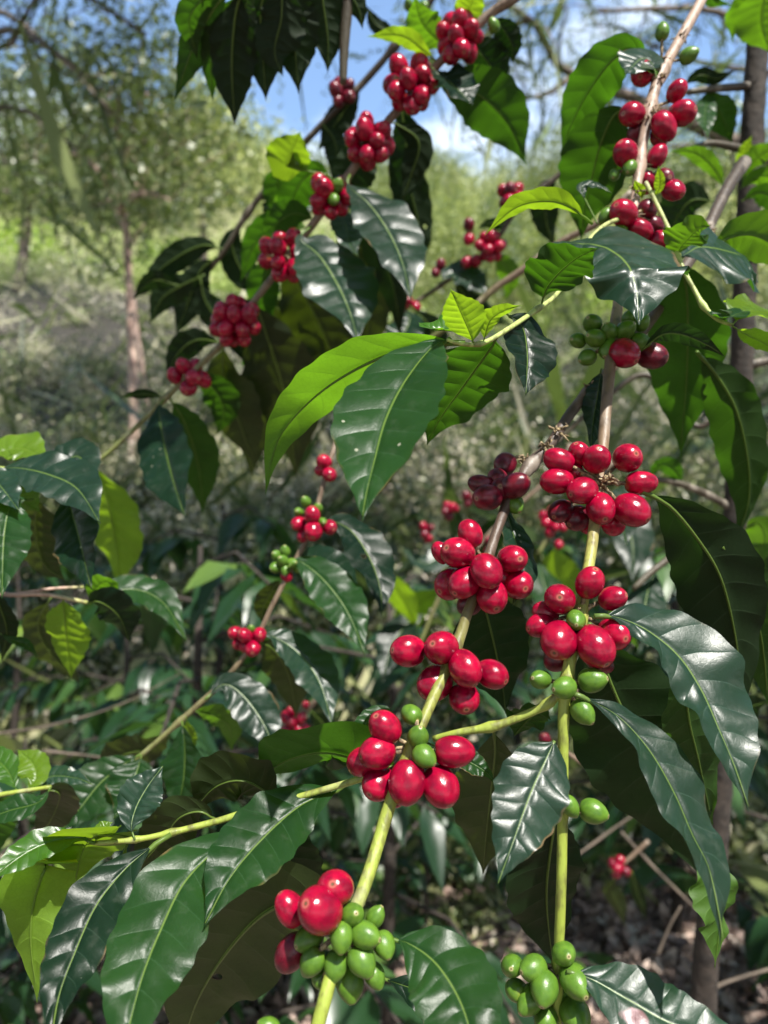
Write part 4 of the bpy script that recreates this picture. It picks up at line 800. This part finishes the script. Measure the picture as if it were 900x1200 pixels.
bs = g.n('ShaderNodeBsdfPrincipled'); g.l(g.mix(fac, soil, grass), bs.inputs['Base Color']); bs.inputs['Roughness'].default_value = .95
bmp = g.n('ShaderNodeBump', i_Strength=.8, i_Distance=.04); g.l(n2.outputs[0], bmp.inputs['Height']); g.l(bmp.outputs[0], bs.inputs['Normal']); g.l(bs.outputs[0], out.inputs[0])
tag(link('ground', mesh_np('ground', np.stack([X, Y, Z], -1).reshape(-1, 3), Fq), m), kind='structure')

def quads(C, size, rand, droop=0.0, aspect=0.45, up=None):
    """rhombic leaves: centres C (n,3), sizes (n,), one random number each for its tone"""
    n = len(C); d = rng.normal(size=(n, 3)); d[:, 2] -= droop; d /= np.linalg.norm(d, axis=1, keepdims=True)
    u = rng.normal(size=(n, 3)) if up is None else rng.normal(size=(n, 3)) * .6 + np.asarray(up)
    s = np.cross(d, u); s /= np.linalg.norm(s, axis=1, keepdims=True) + 1e-9
    nn = np.cross(s, d)
    L = size[:, None] / 2
    V = np.stack([C - d * L, C + s * L * aspect + nn * L * .12, C + d * L, C - s * L * aspect + nn * L * .12], 1).reshape(-1, 3)
    Fc = np.arange(4 * n).reshape(n, 4)
    UV = np.repeat(np.stack([rand, rand], -1), 4, axis=0)
    return V, Fc, UV
def merge(parts):
    V, Fc, UV, o = [], [], [], 0
    for v, f, u in parts: V.append(v); Fc.append(f + o); UV.append(u); o += len(v)
    return np.concatenate(V), np.concatenate(Fc), np.concatenate(UV)
def blades(B, H, rand, wid=.12):
    """grass blades and dry sprigs: base B, height vectors H"""
    n = len(B); s = np.cross(H, rng.normal(size=(n, 3))); s /= np.linalg.norm(s, axis=1, keepdims=True) + 1e-9
    w = np.linalg.norm(H, axis=1, keepdims=True) * wid * .5
    bend = rng.normal(size=(n, 3)) * np.linalg.norm(H, axis=1, keepdims=True) * .18
    V = np.stack([B - s * w, B + s * w, B + H * .6 + s * w * .7 + bend * .4, B + H + bend], 1).reshape(-1, 3)
    return V, np.arange(4 * n).reshape(n, 4), np.repeat(np.stack([rand, rand], -1), 4, axis=0)

def stuff(name, parts, mat): return tag(link(name, mesh_np(name, *merge(parts), smooth=False), mat), kind='stuff')
def ground_pts(n, y0, y1, spread=.62, power=1.0, x0=None, x1=None):
    y = 1.0 / (1.0 / y0 + (1.0 / y1 - 1.0 / y0) * rng.random(n)) if power else rng.uniform(y0, y1, n)
    x = (rng.uniform(-1, 1, n) * spread * y + 0.0) if x0 is None else rng.uniform(x0, x1, n)
    return x, y
# leaf litter on the bare ground close by
x, y = ground_pts(26000, 1.6, 9); C = np.stack([x, y, hgt(x, y) + rng.uniform(.005, .03, len(x))], -1)
stuff('leaf_litter', [quads(C, rng.uniform(.03, .10, len(x)), rng.random(len(x)), up=(0, 0, 2.5), aspect=.5)], FM['litter'])
# thicket of low plants and dry sprigs on the slope: many small irregular clumps
def clumps(nc, y0, y1, spread, r0, r1, n0, leafmin, leafmax, tones, flat=.7, keep=None):
    out_ = []
    x, y = ground_pts(nc, y0, y1, spread)
    for i in range(nc):
        if keep is not None and not keep(x[i], y[i]): continue
        r = rng.uniform(r0, r1) * (1 + .03 * y[i]); n = int(n0 * rng.uniform(.5, 1.4))
        v = rng.normal(size=(n, 3)); v /= np.linalg.norm(v, axis=1, keepdims=True); v *= rng.random((n, 1)) ** .45 * (1 + .4 * np.sin(v[:, :1] * 5 + i))
        C = v * np.array([r, r, r * flat]) + np.array([x[i], y[i], float(hgt(x[i], y[i])) + r * flat * .6])
        t0 = rng.uniform(*tones)
        out_.append(quads(C, rng.uniform(leafmin, leafmax, n) * (1 + y[i] * .025), np.clip(t0 + rng.normal(0, .13, n), 0, 1), up=v * 1.6 / (np.linalg.norm(v, axis=1, keepdims=True) + .2) + np.array([0, 0, .6])))
    return out_
def sprigs(n, y0, y1, spread, lmin, lmax, wid, tone):
    x, y = ground_pts(n, y0, y1, spread); C = np.stack([x, y, hgt(x, y) + rng.uniform(0, .25, n)], -1)
    Hh = np.stack([rng.normal(0, .8, n), rng.normal(0, .8, n), rng.uniform(.0, 1.0, n)], -1) * rng.uniform(lmin, lmax, (n, 1))
    return blades(C, Hh, rng.uniform(*tone, n), wid)
parts = clumps(560, 4.4, 22, .92, .25, .75, 560, .030, .062, (-.10, 1.15), flat=.85) + clumps(420, 2.7, 6, .5, .06, .22, 110, .018, .042, (.0, 1.0), keep=lambda x, y: x < .1 * y) + clumps(700, 3.0, 19, .68, .10, .28, 130, .03, .07, (.2, 1.1)) + clumps(260, 2.5, 5, .62, .06, .2, 90, .02, .05, (.1, .7), keep=lambda x, y: not .14 < x / y < .56)
parts.append(sprigs(3500, 3.2, 18, .68, .2, .8, .012, (.45, .95))); parts.append(sprigs(1800, 5, 22, .68, .4, 1.3, .014, (.05, .3)))
stuff('undergrowth', parts, FM['under'])
# open sunny meadow higher up the slope
parts = clumps(560, 18, 34, .95, .25, .6, 160, .05, .11, (.2, 1.0), .45)
x, y = ground_pts(44000, 18, 36, .95); C = np.stack([x, y, hgt(x, y) + rng.random(len(x)) * .3], -1)
parts.append(quads(C, rng.uniform(.08, .2, len(x)), np.clip(rng.random(len(x)) * .6 + .3 + .3 * np.sin(x * .5) * np.sin(y * .4), 0, 1)))
stuff('meadow_grass', parts, FM['meadow'])
# the bushy hillside beyond, one mass of scrub and small trees
parts = []
rh = random.Random(5)
for i in range(200):
    y0 = rh.uniform(17, 47); x0 = rh.uniform(-.95, .95) * y0
    if 17 < y0 < 32 and x0 < .02 * y0: continue
    s = rh.uniform(.8, 2.0) * (1 + y0 * .012); n = int(2000 * min(1.6, s))
    v = rng.normal(size=(n, 3)); v /= np.linalg.norm(v, axis=1, keepdims=True); v *= rng.random((n, 1)) ** .4
    C = v * np.array([s, s, s * .85]) * (1 + .25 * np.sin(v[:, :1] * 7 + i)) + np.array([x0, y0, float(hgt(x0, y0)) + s * .55])
    parts.append(quads(C, rng.uniform(.07, .17, n), np.clip(rng.random(n) * .35 + rh.uniform(-.3, .65), 0, 1), droop=.3, up=v * 1.8 + np.array([0, 0, .6])))
for i in range(115):
    y0 = rh.uniform(42, 52); x0 = rh.uniform(-1, 1) * y0
    gap = abs(x0 / y0 - .11) < .13
    s = rh.uniform(1.4, 2.4) if gap else rh.uniform(1.8, 3.6)
    n = int(3200 * s / 2)
    v = rng.normal(size=(n, 3)); v /= np.linalg.norm(v, axis=1, keepdims=True); v *= rng.random((n, 1)) ** .45
    C = v * np.array([s, s, s * 1.1]) * (1 + .3 * np.sin(v[:, :1] * 6 + i) * np.cos(v[:, 2:] * 5 + i)) + np.array([x0, y0, float(hgt(x0, y0)) + s * .8])
    parts.append(quads(C, rng.uniform(.11, .27, n), np.clip(rng.random(n) * .35 + rh.uniform(-.3, .6), 0, 1), droop=.3, up=v * 1.8 + np.array([0, 0, .6])))
stuff('hillside_scrub', parts, FM['hill'])
for px_, y0, s, lab in [(30, 21, 1.3, 'bright yellow-green bush on the open slope at the edge of the frame'), (205, 23, 1.0, 'bright yellow-green bush on the open slope just beside the thin pinkish tree trunk'), (760, 17, 1.2, 'light green bush on the slope behind the dark coffee trunk')]:
    x0 = (px_ - 450) / F * y0; n = 900
    v = rng.normal(size=(n, 3)); v /= np.linalg.norm(v, axis=1, keepdims=True); v *= rng.random((n, 1)) ** .4
    b = empty('bush', (x0, y0, float(hgt(x0, y0))), lab, 'bush')
    mbq = quads(v * np.array([s, s, s * .6]) * (1 + .3 * np.sin(v[:, :1] * 6)) + np.array([0, 0, s * .55]), rng.uniform(.10, .24, n), rng.random(n))
    link('foliage', mesh_np('foliage', *mbq, smooth=False), FM['bright'], b)
    q = MB(); q.tube([(0, 0, -.2), (.05, 0, s * .3), (0, .05, s * .7)], [.05, .04, .02], 7); q.build('stem', M_BARK, b)

# ---- shade trees
def make_tree(label, base, trunk, limbs, mat, bark, lsize, nleaf, clump, trunk_r, droop=.4, spray=False, flat=1.0):
    """trunk and limbs: lists of world points; leaves in clumps round the limb ends and along them"""
    t = empty('shade_tree', base, label, 'tree'); b = Vector(base); q = MB()
    tp = spline([tuple(p) for p in trunk], 16); q.tube([tuple(p) for p in tp], list(np.linspace(trunk_r, trunk_r * .5, 16)), 12, .15)
    q.build('trunk', bark, t, b)
    q = MB(); Cs = []
    rt = random.Random(len(label) * 17 + int(abs(base[0]) * 10))
    for lm in limbs:
        r0 = lm[-1]; ps = spline([tuple(p) for p in lm[:-1]], 14)
        q.tube([tuple(p) for p in ps], list(np.linspace(r0, r0 * .25, 14)), 8, .15)
        for k in range(3, 14):
            if rt.random() < .35 + .05 * k:
                p = Vector(ps[k]); dr = Vector((rt.gauss(0, 1), rt.gauss(0, 1), rt.gauss(.1, .7))).normalized() * clump * rt.uniform(.6, 1.5)
                e = p + dr; mid_ = (p + e) / 2 + Vector((0, 0, clump * .12))
                q.tube([p, mid_, e], [r0 * .16, r0 * .11, r0 * .05], 5)
                Cs.append((mid_, .5)); Cs.append((e, 1.0))
        Cs.append((Vector(ps[-1]), 1.0))
    q.build('limb', bark, t, b)
    V = []; per = max(8, nleaf // len(Cs)); rnd = []; tw_ = []
    for c, s in Cs:
        n = int(per * (.5 + s * .6)); tone = rt.uniform(-.2, .25)
        if spray:       # feathery sprays: leaflets lined up along drooping rachises
            m_ = max(1, n // 26)
            for _ in range(m_):
                a = np.array(c) + rng.normal(size=3) * clump * .35; d = rng.normal(size=3); d[2] -= droop; d /= np.linalg.norm(d)
                u = np.linspace(0, 1, 26)[:, None]; L = clump * rng.uniform(.4, .9)
                tw_.append((a, d * L + np.array([0, 0, -.35 * L]))); V.append(a + d * u * L + np.array([0, 0, -1.0]) * u ** 2 * L * .35 + rng.normal(size=(26, 3)) * lsize * .35); rnd.append(np.clip(rng.random(26) * .6 + .2 + tone, 0, 1))
        else:
            v = rng.normal(size=(n, 3)) * clump * .38 * np.array([1, 1, flat]); V.append(np.array(c) + v); rnd.append(np.clip(rng.random(n) * .75 + .12 + tone, 0, 1))
    V = np.concatenate(V) - np.array(b); rnd = np.concatenate(rnd)
    cr = [quads(V, rng.uniform(.6, 1.5, len(V)) * lsize, rnd, droop=droop, aspect=.38 if not spray else .3)]
    if tw_:
        B0 = np.array([a for a, _ in tw_]) - np.array(b); H0 = np.array([h for _, h in tw_])
        for _ in range(1): cr.append(blades(B0 + rng.normal(0, .04, B0.shape), H0 * rng.uniform(.8, 1.5, (len(B0), 1)) + rng.normal(0, .12, H0.shape), rng.uniform(0, .9, len(B0)), .014))
    link('crown', mesh_np('crown', *merge(cr), smooth=False), mat, t)
    return t
def pp(x, y, d): return tuple(P(x, y, d))
# tall thin tree with the pinkish trunk, left
d = 8.4; bx = P(156, 600, d).x
make_tree('slender tree with a thin straight pinkish trunk and small open crown', (bx, d, float(hgt(bx, d)) - .1), [(bx, d, float(hgt(bx, d)) - .1), pp(157, 470, d), pp(152, 350, d), pp(146, 230, d), pp(138, 130, d)],
          [[pp(147, 250, d), pp(115, 200, d - .3), pp(85, 175, d), .05], [pp(146, 235, d), pp(185, 190, d + .4), pp(225, 165, d), .05], [pp(143, 190, d), pp(160, 140, d), pp(172, 110, d - .5), .05], [pp(141, 160, d), pp(118, 120, d), pp(100, 90, d), .05], [pp(146, 240, d), pp(170, 225, d - .8), pp(200, 235, d - 1), .04], [pp(147, 245, d), pp(120, 240, d + .6), pp(95, 250, d + .6), .04], [pp(138, 130, d), pp(140, 105, d), pp(150, 85, d), .04]],
          FM['shade'], M_PINKBARK, .095, 6500, .62, .06)
# second trunk crossing it, fainter
d = 10.5; bx = P(180, 600, d).x
make_tree('leaning slender pinkish tree just behind the straight one', (bx, d, float(hgt(bx, d)) - .1), [(bx, d, float(hgt(bx, d)) - .1), pp(172, 470, d), pp(160, 380, d), pp(146, 268, d), pp(140, 240, d)],
          [[pp(146, 268, d), pp(132, 240, d), pp(110, 215, d), .05], [pp(150, 290, d), pp(170, 262, d), pp(190, 240, d), .04], [pp(141, 240, d), pp(140, 215, d), pp(160, 200, d), .04]], FM['shade'], M_PINKBARK, .09, 2200, .6, .035)
# leafy tree at the far left
d = 17.0; bx = P(20, 600, d).x
make_tree('rounded leafy tree on the slope reaching up at the frame edge', (bx, d, float(hgt(bx, d)) - .1), [(bx, d, float(hgt(bx, d)) - .1), pp(30, 280, d), pp(40, 200, d), pp(50, 140, d)],
          [[pp(35, 230, d), pp(0, 180, d), pp(-30, 150, d), .09], [pp(36, 220, d), pp(75, 175, d - .6), pp(100, 160, d), .08], [pp(42, 180, d), pp(60, 130, d), pp(80, 115, d), .07], [pp(40, 190, d), pp(20, 150, d), pp(5, 115, d), .07], [pp(35, 240, d), pp(60, 220, d - 1), pp(90, 215, d - 1), .06], [pp(34, 240, d), pp(10, 225, d - 1), pp(-20, 220, d - 1), .06]],
          FM['shade'], M_BARK, .17, 5200, 1.0, .13)
d = 22.0; bx = P(240, 600, d).x
make_tree('pale olive tree standing behind the slender trunks', (bx, d, float(hgt(bx, d)) - .1), [(bx, d, float(hgt(bx, d)) - .1), pp(238, 250, d), pp(236, 200, d), pp(240, 165, d)],
          [[pp(237, 220, d), pp(205, 185, d), pp(180, 175, d), .09], [pp(237, 220, d), pp(265, 190, d - .6), pp(290, 185, d), .08], [pp(238, 190, d), pp(255, 165, d), pp(275, 150, d), .07], [pp(237, 200, d), pp(225, 160, d), pp(215, 140, d), .07], [pp(237, 235, d), pp(270, 225, d - 1), pp(300, 228, d - 1), .06]],
          FM['hill'], M_BARK, .19, 6000, 1.1, .12)
# feathery tree overhead at the left, its trunk outside the frame
d = 7.0
make_tree('feathery overhead tree with fine hanging sprays across the sky at the upper left', (-6.2, 7.5, float(hgt(-6.2, 7.5)) - .1), [(-6.2, 7.5, float(hgt(-6.2, 7.5)) - .1), (-6.0, 7.4, 4), (-5.6, 7.2, 6.6), (-5.2, 7.0, 8.0)],
          [[(-5.8, 7.3, 5.4), pp(-60, 60, 7), pp(20, 35, 6.6), pp(90, 80, 6.2), .07], [(-5.8, 7.3, 5.2), pp(-40, 130, 7), pp(30, 130, 7), pp(90, 175, 6.8), .05], [(-5.6, 7.2, 6.6), pp(-10, -40, 6.6), pp(90, -10, 6.2), pp(170, 40, 6), .06], [(-5.4, 7.1, 7.4), pp(100, -80, 6.4), pp(190, -30, 6), pp(250, 20, 5.8), .05],
           [(-5.3, 7.1, 7.7), pp(160, -100, 6.6), pp(270, -50, 6.2), pp(330, -5, 6), .05], [(-5.7, 7.2, 6.2), pp(-20, 10, 7.4), pp(60, 60, 7.4), pp(130, 130, 7.2), .05], [(-5.7, 7.2, 5.8), pp(-10, 60, 6), pp(30, 10, 5.6), pp(70, -30, 5.4), .05]],
          FM['lacy'], M_BARK,   .055, 6500, .80, .2, droop=.5, spray=True)
# tree with a crooked limb, upper right
d = 8.5; bx = 7.2
make_tree('big tree with a crooked grey limb and lacy foliage filling the upper right sky', (bx, 9.5, float(hgt(bx, 9.5)) - .1), [(bx, 9.5, float(hgt(bx, 9.5)) - .1), (7.0, 9.4, 4.2), (6.6, 9.2, 6.6), (6.0, 9.0, 8.4)],
          [[(6.9, 9.3, 5.2), pp(820, 150, 8.6), pp(745, 115, 8.5), pp(668, 92, 8.4), pp(645, 60, 8.3), pp(622, 22, 8.2), pp(590, 0, 8), .13], [(6.5, 9.2, 6.8), pp(860, 20, 8.4), pp(780, 10, 8), pp(690, 15, 7.8), .07], [(6.5, 9.2, 6.8), pp(860, 80, 8.8), pp(780, 60, 9), pp(720, 30, 9), .06],
           [(6.2, 9, 7.8), pp(800, -60, 8.2), pp(680, -40, 8), pp(560, 10, 7.6), .07], [(6.9, 9.3, 5), pp(880, 180, 8.6), pp(810, 170, 8.4), pp(750, 175, 8.4), .05], [pp(668, 92, 8.4), pp(640, 110, 8.2), pp(600, 118, 8), .04], [pp(622, 22, 8.2), pp(575, 40, 8.2), pp(520, 60, 8), .04], [(6.2, 9, 7.8), pp(760, -90, 8.2), pp(640, -60, 8), pp(470, -10, 7.8), .06]],
          FM['lacy'], M_BARK,   .05, 11500, .85, .22, droop=.5, spray=True)
# tree behind the right edge
d = 20.0; bx = P(850, 600, d).x
make_tree('broad leafy tree on the slope behind the dark coffee trunk', (bx, d, float(hgt(bx, d)) - .1), [(bx, d, float(hgt(bx, d)) - .1), pp(850, 330, d), pp(845, 270, d), pp(840, 215, d)],
          [[pp(846, 290, d), pp(800, 255, d), pp(765, 240, d), .09], [pp(846, 280, d), pp(885, 250, d - .6), pp(920, 230, d), .08], [pp(842, 240, d), pp(820, 215, d), pp(790, 205, d), .07], [pp(842, 230, d), pp(860, 205, d), pp(880, 195, d), .07]], FM['shade'], M_BARK, .18, 5000, 1.0, .13)

# unseen crown added to cut the sky fill: it shuts out most of the sky behind and beside the camera, with a gap where the sun comes through
SUN = Vector((0.27, -0.46, 0.85)).normalized()
t = empty('shade_tree', (-2.6, -5.2, 0), 'unseen tree added behind the viewpoint to block sky light', 'tree')
q = MB(); q.tube([(0, 0, -.2), (.1, .1, 2.5), (.5, .6, 5), (1.6, 2.2, 7.2), (2.6, 4.4, 8.4)], [.26, .22, .18, .12, .06], 12, .15); q.build('trunk', M_BARK, t)
v = rng.normal(size=(60000, 3)); v /= np.linalg.norm(v, axis=1, keepdims=True)
elv = np.arcsin(v[:, 2]); sd = v @ np.array(SUN)
ok = (elv > R(6)) & (sd < math.cos(R(17))) & ~((v[:, 1] > 0) & (np.abs(v[:, 0]) < v[:, 1] * .95) & (v[:, 2] < v[:, 1] * 1.05))
v = v[ok]; lump = np.sin(v[:, 0] * 9 + 1) * np.sin(v[:, 1] * 8) * np.sin(v[:, 2] * 7 + .5); v = v[lump > -.28][:9000]
C = v * (5.2 + 2.6 * rng.random((len(v), 1))) + np.array([0, 0, 1.5]) - np.array([-2.6, -5.2, 0])
x = rng.uniform(-6, 8, 40000); y = rng.uniform(.4, 10, 40000); z = rng.uniform(6.6, 9.6, 40000)  # unseen leaf patches above the frame, added to dapple the slope with shade
lump = np.sin(x * 1.9 + 1.2 * np.sin(y * 1.1)) + np.sin(y * 2.1 + x * .8) + .8 * np.sin(x * 3.7 - y * 2.9) + .5 * np.sin(z * 2 + x)
ok = ((z - 1.5) > y * .80) & (lump > 1.55) & (y > 2.5)
C = np.concatenate([C, np.stack([x, y, z], -1)[ok][:6500] - np.array([-2.6, -5.2, 0])])
link('crown', mesh_np('crown', *quads(C, rng.uniform(.26, .55, len(C)), np.clip(rng.random(len(C)) * .6, 0, 1), aspect=.6), smooth=False), FM['shade'], t)

# ---- coffee shrubs in the middle distance
def coffee_foliage(seed, n, rx, rz):
    rr = random.Random(seed); V, Fc, UV = [], [], []; q = MB()
    h = rz
    q.tube([(0, 0, -.1), (.02, .02, h * .4), (-.01, .01, h * .75), (0, 0, h * .98)], [.022, .018, .012, .005], 8, .1)
    nb = max(6, n // 14); left = n
    for b in range(nb):
        z0 = h * (0.18 + .8 * (b + .5) / nb); a = b * 2.4 + rr.uniform(-.4, .4); L = rx * (1.05 - .55 * (z0 / h)) * rr.uniform(.75, 1.15)
        dx, dy = math.cos(a), math.sin(a)
        ps = [Vector((0, 0, z0)), Vector((dx * L * .5, dy * L * .5, z0 + L * .10)), Vector((dx * L, dy * L, z0 - L * .10))]
        q.tube(ps, [.006, .005, .0025], 6)
        for k in range(7):
            u = .25 + .75 * (k + .5) / 7
            p = ps[0] * (1 - u) ** 2 + ps[1] * 2 * u * (1 - u) + ps[2] * u * u
            for sd in (-1, 1):
                out_ = Vector((-dy * sd, dx * sd, 0)) * rr.uniform(.6, 1) + Vector((dx, dy, 0)) * rr.uniform(.1, .7) + Vector((0, 0, rr.uniform(-.9, .1)))
                out_.normalize(); ll = rr.uniform(.10, .17); w = ll * rr.uniform(.19, .25); tone = rr.random()
                up = (Vector((rr.gauss(0, .25), rr.gauss(0, .25), 1)) - out_ * out_.z).normalized(); s = out_.cross(up).normalized(); nn = s.cross(out_)
                o = len(V)
                for i in range(6):
                    t = i / 5; ww = w * [0.05, .75, 1, .85, .5, .03][i]
                    c = p + out_ * (t * ll) - Vector((0, 0, 1)) * (t * t * ll * .35)
                    for v in (-1, -.5, 0, .5, 1):
                        V.append(tuple(c + s * (v * ww) + nn * (abs(v) * ww * .22 + .004 * math.sin(i * 2.2 + v * 3)))); UV.append((tone, tone))
                for i in range(5):
                    for j in range(4): Fc.append((o + i * 5 + j, o + i * 5 + j + 1, o + (i + 1) * 5 + j + 1, o + (i + 1) * 5 + j))
    return mesh_np('foliage', V, np.array(Fc), UV), mesh_np('stem', q.V, q.F, q.UV)
SHR = [coffee_foliage(s, 185, .78, 1.5) for s in (3, 5, 8)]
for f_, s_ in SHR: f_.materials.append(FM['coffee']); s_.materials.append(M_COFBARK)
shr = [(150, 2.3, .86, 'dark glossy coffee shrub in the middle distance below the waxy leaf cluster'), (262, 2.9, 1.05, 'glossy bluish coffee shrub beneath the hanging dark leaf at the end of the slanting branch'), (20, 3.2, .9, 'low coffee shrub at the edge of the frame behind the pale pink twig'),
       (380, 3.4, .62, 'small dark coffee shrub behind the big cherry bunch low in the middle'), (500, 2.6, .55, 'low coffee shrub in deep shade between the two green stem ends'), (610, 3.6, .95, 'coffee shrub standing behind the upper cherry clusters in deep shade'), (790, 2.6, 1.06, 'dark coffee shrub beside the upright coffee trunk'),
       (90, 4.4, .95, 'farther coffee shrub half hidden by leaves near the pale pink twig'), (450, 4.6, .75, 'farther coffee shrub in the open gap in the middle of the thicket'), (300, 2.2, .52, 'knee-high coffee shrub just behind the whitish glossy leaf'),
       (60, 2.4, .5, 'small shaded coffee shrub low at the edge behind the yellow-green hanging leaf'),
       (235, 1.75, .98, 'glossy coffee shrub close behind the thin twig of small mixed bunches'), (455, 1.9, .92, 'coffee shrub in half shade under the tip of the large drooping central leaf'),  
       (905, 2.0, 1.0, 'coffee shrub close behind the long folded leaf that hangs by the dark trunk'), (30, 1.8, .66, 'coffee shrub just behind the fresh light green leaves at the frame edge')]
for i, (px_, d, s, lab) in enumerate(shr):
    x0 = (px_ - 450) / F * d; r_ = empty('coffee_shrub', (x0, d, float(hgt(x0, d)) - .02), lab, 'shrub', 'coffee shrubs growing behind the branches')
    r_.rotation_euler.z = i * 1.9; r_.scale = (s, s, s)
    f_, s_ = SHR[i % 3]
    link('foliage', f_, None, r_); link('stem', s_, None, r_)
# bare sticks low down at the right
for pts, lab in [([(600, 1110, 1.6, 3), (660, 1020, 1.6, 3), (700, 985, 1.6, 4), (750, 950, 1.6, 4)], 'bare grey stick slanting up behind the lower green stem'), ([(728, 975, 1.55, 3), (760, 1010, 1.55, 3.4), (800, 1050, 1.55, 3.2), (835, 1085, 1.55, 3)], 'bare brown stick leaning down to the dark trunk'),
                 ([(770, 1120, 1.5, 3), (785, 1085, 1.5, 3), (798, 1062, 1.5, 2.6)], 'short pale forked stick above the litter'), ([(820, 1165, 1.5, 4), (860, 1148, 1.5, 4), (930, 1128, 1.5, 4)], 'thick pale stick lying across the litter past the trunk'),
                 ([(-20, 862, 1.4, 3), (60, 850, 1.4, 3), (140, 826, 1.4, 2), (210, 790, 1.4, 1.5)], 'long thin dry stick slanting across the lower left thicket'), ([(50, 880, 1.2, 3), (90, 884, 1.2, 3), (140, 890, 1.2, 2.4)], 'short dry stick behind the fresh light green leaves')]:
    pts = [(x_, y_, d_, r_ * (.62 - .35 * i_ / len(pts))) for i_, (x_, y_, d_, r_) in enumerate(pts)]
    q = MB(); px_tube(q, pts, 7, 6, .35); o = q.build('dead_stick', M_TWIG, None, P(*pts[0][:3])); o.location = P(*pts[0][:3]); tag(o, lab, 'stick')

# ================================================================== sky, sun, camera
SUN = Vector((0.27, -0.46, 0.85)).normalized()
el = math.asin(SUN.z); az = math.atan2(SUN.x, SUN.y)
w = bpy.data.worlds.new('World'); scene.world = w; w.use_nodes = True
nt = w.node_tree; nt.nodes.clear(); g = NT(nt)
sky = g.n('ShaderNodeTexSky', sky_type='NISHITA', sun_disc=False, sun_elevation=el, sun_rotation=az, air_density=1.2, dust_density=0.5, ozone_density=2.5)
tc = g.n('ShaderNodeTexCoord')
mp = g.n('ShaderNodeMapping'); mp.inputs['Scale'].default_value = (1, 1, 2.2); mp.inputs['Location'].default_value = (0.3, 0.1, 0.0); g.l(tc.outputs['Generated'], mp.inputs[0])
cn = g.n('ShaderNodeTexNoise', i_Scale=2.3, i_Detail=8.0, i_Roughness=0.58); g.l(mp.outputs[0], cn.inputs['Vector'])
se = g.n('ShaderNodeSeparateXYZ'); g.l(tc.outputs['Generated'], se.inputs[0])
cl = g.smooth(g.math('SUBTRACT', cn.outputs[0], g.math('MULTIPLY', g.smooth(se.outputs[2], .38, .52), .22)), .36, .52)
c = g.mix(g.math('MULTIPLY', cl, .92), sky.outputs[0], (5.6, 6.1, 6.6))
bg = g.n('ShaderNodeBackground', i_Strength=0.145); g.l(c, bg.inputs[0])
wo = g.n('ShaderNodeOutputWorld'); g.l(bg.outputs[0], wo.inputs[0])
sl = bpy.data.lights.new('sun', 'SUN'); sl.energy = 5.0; sl.angle = R(.53); sl.color = (1, .955, .88)
so = bpy.data.objects.new('sun', sl); COL.objects.link(so); so.rotation_euler = SUN.to_track_quat('Z', 'Y').to_euler()
cam = bpy.data.cameras.new('camera'); co = bpy.data.objects.new('camera', cam); COL.objects.link(co)
co.location = CAM; co.rotation_euler = (R(90), 0, 0)
cam.sensor_width = 36; cam.sensor_fit = 'AUTO'; cam.lens = 26; cam.clip_start = .02; cam.clip_end = 4000
cam.dof.use_dof = True; cam.dof.focus_distance = .38; cam.dof.aperture_fstop = 7.2
scene.camera = co
scene.view_settings.view_transform = 'Standard'; scene.view_settings.look = 'None'; scene.view_settings.exposure = 1.0; scene.view_settings.gamma = 1
try:
    scene.cycles.use_denoising = True
    scene.cycles.max_bounces = 8; scene.cycles.transmission_bounces = 4
    scene.cycles.sample_clamp_indirect = 6
except Exception: pass
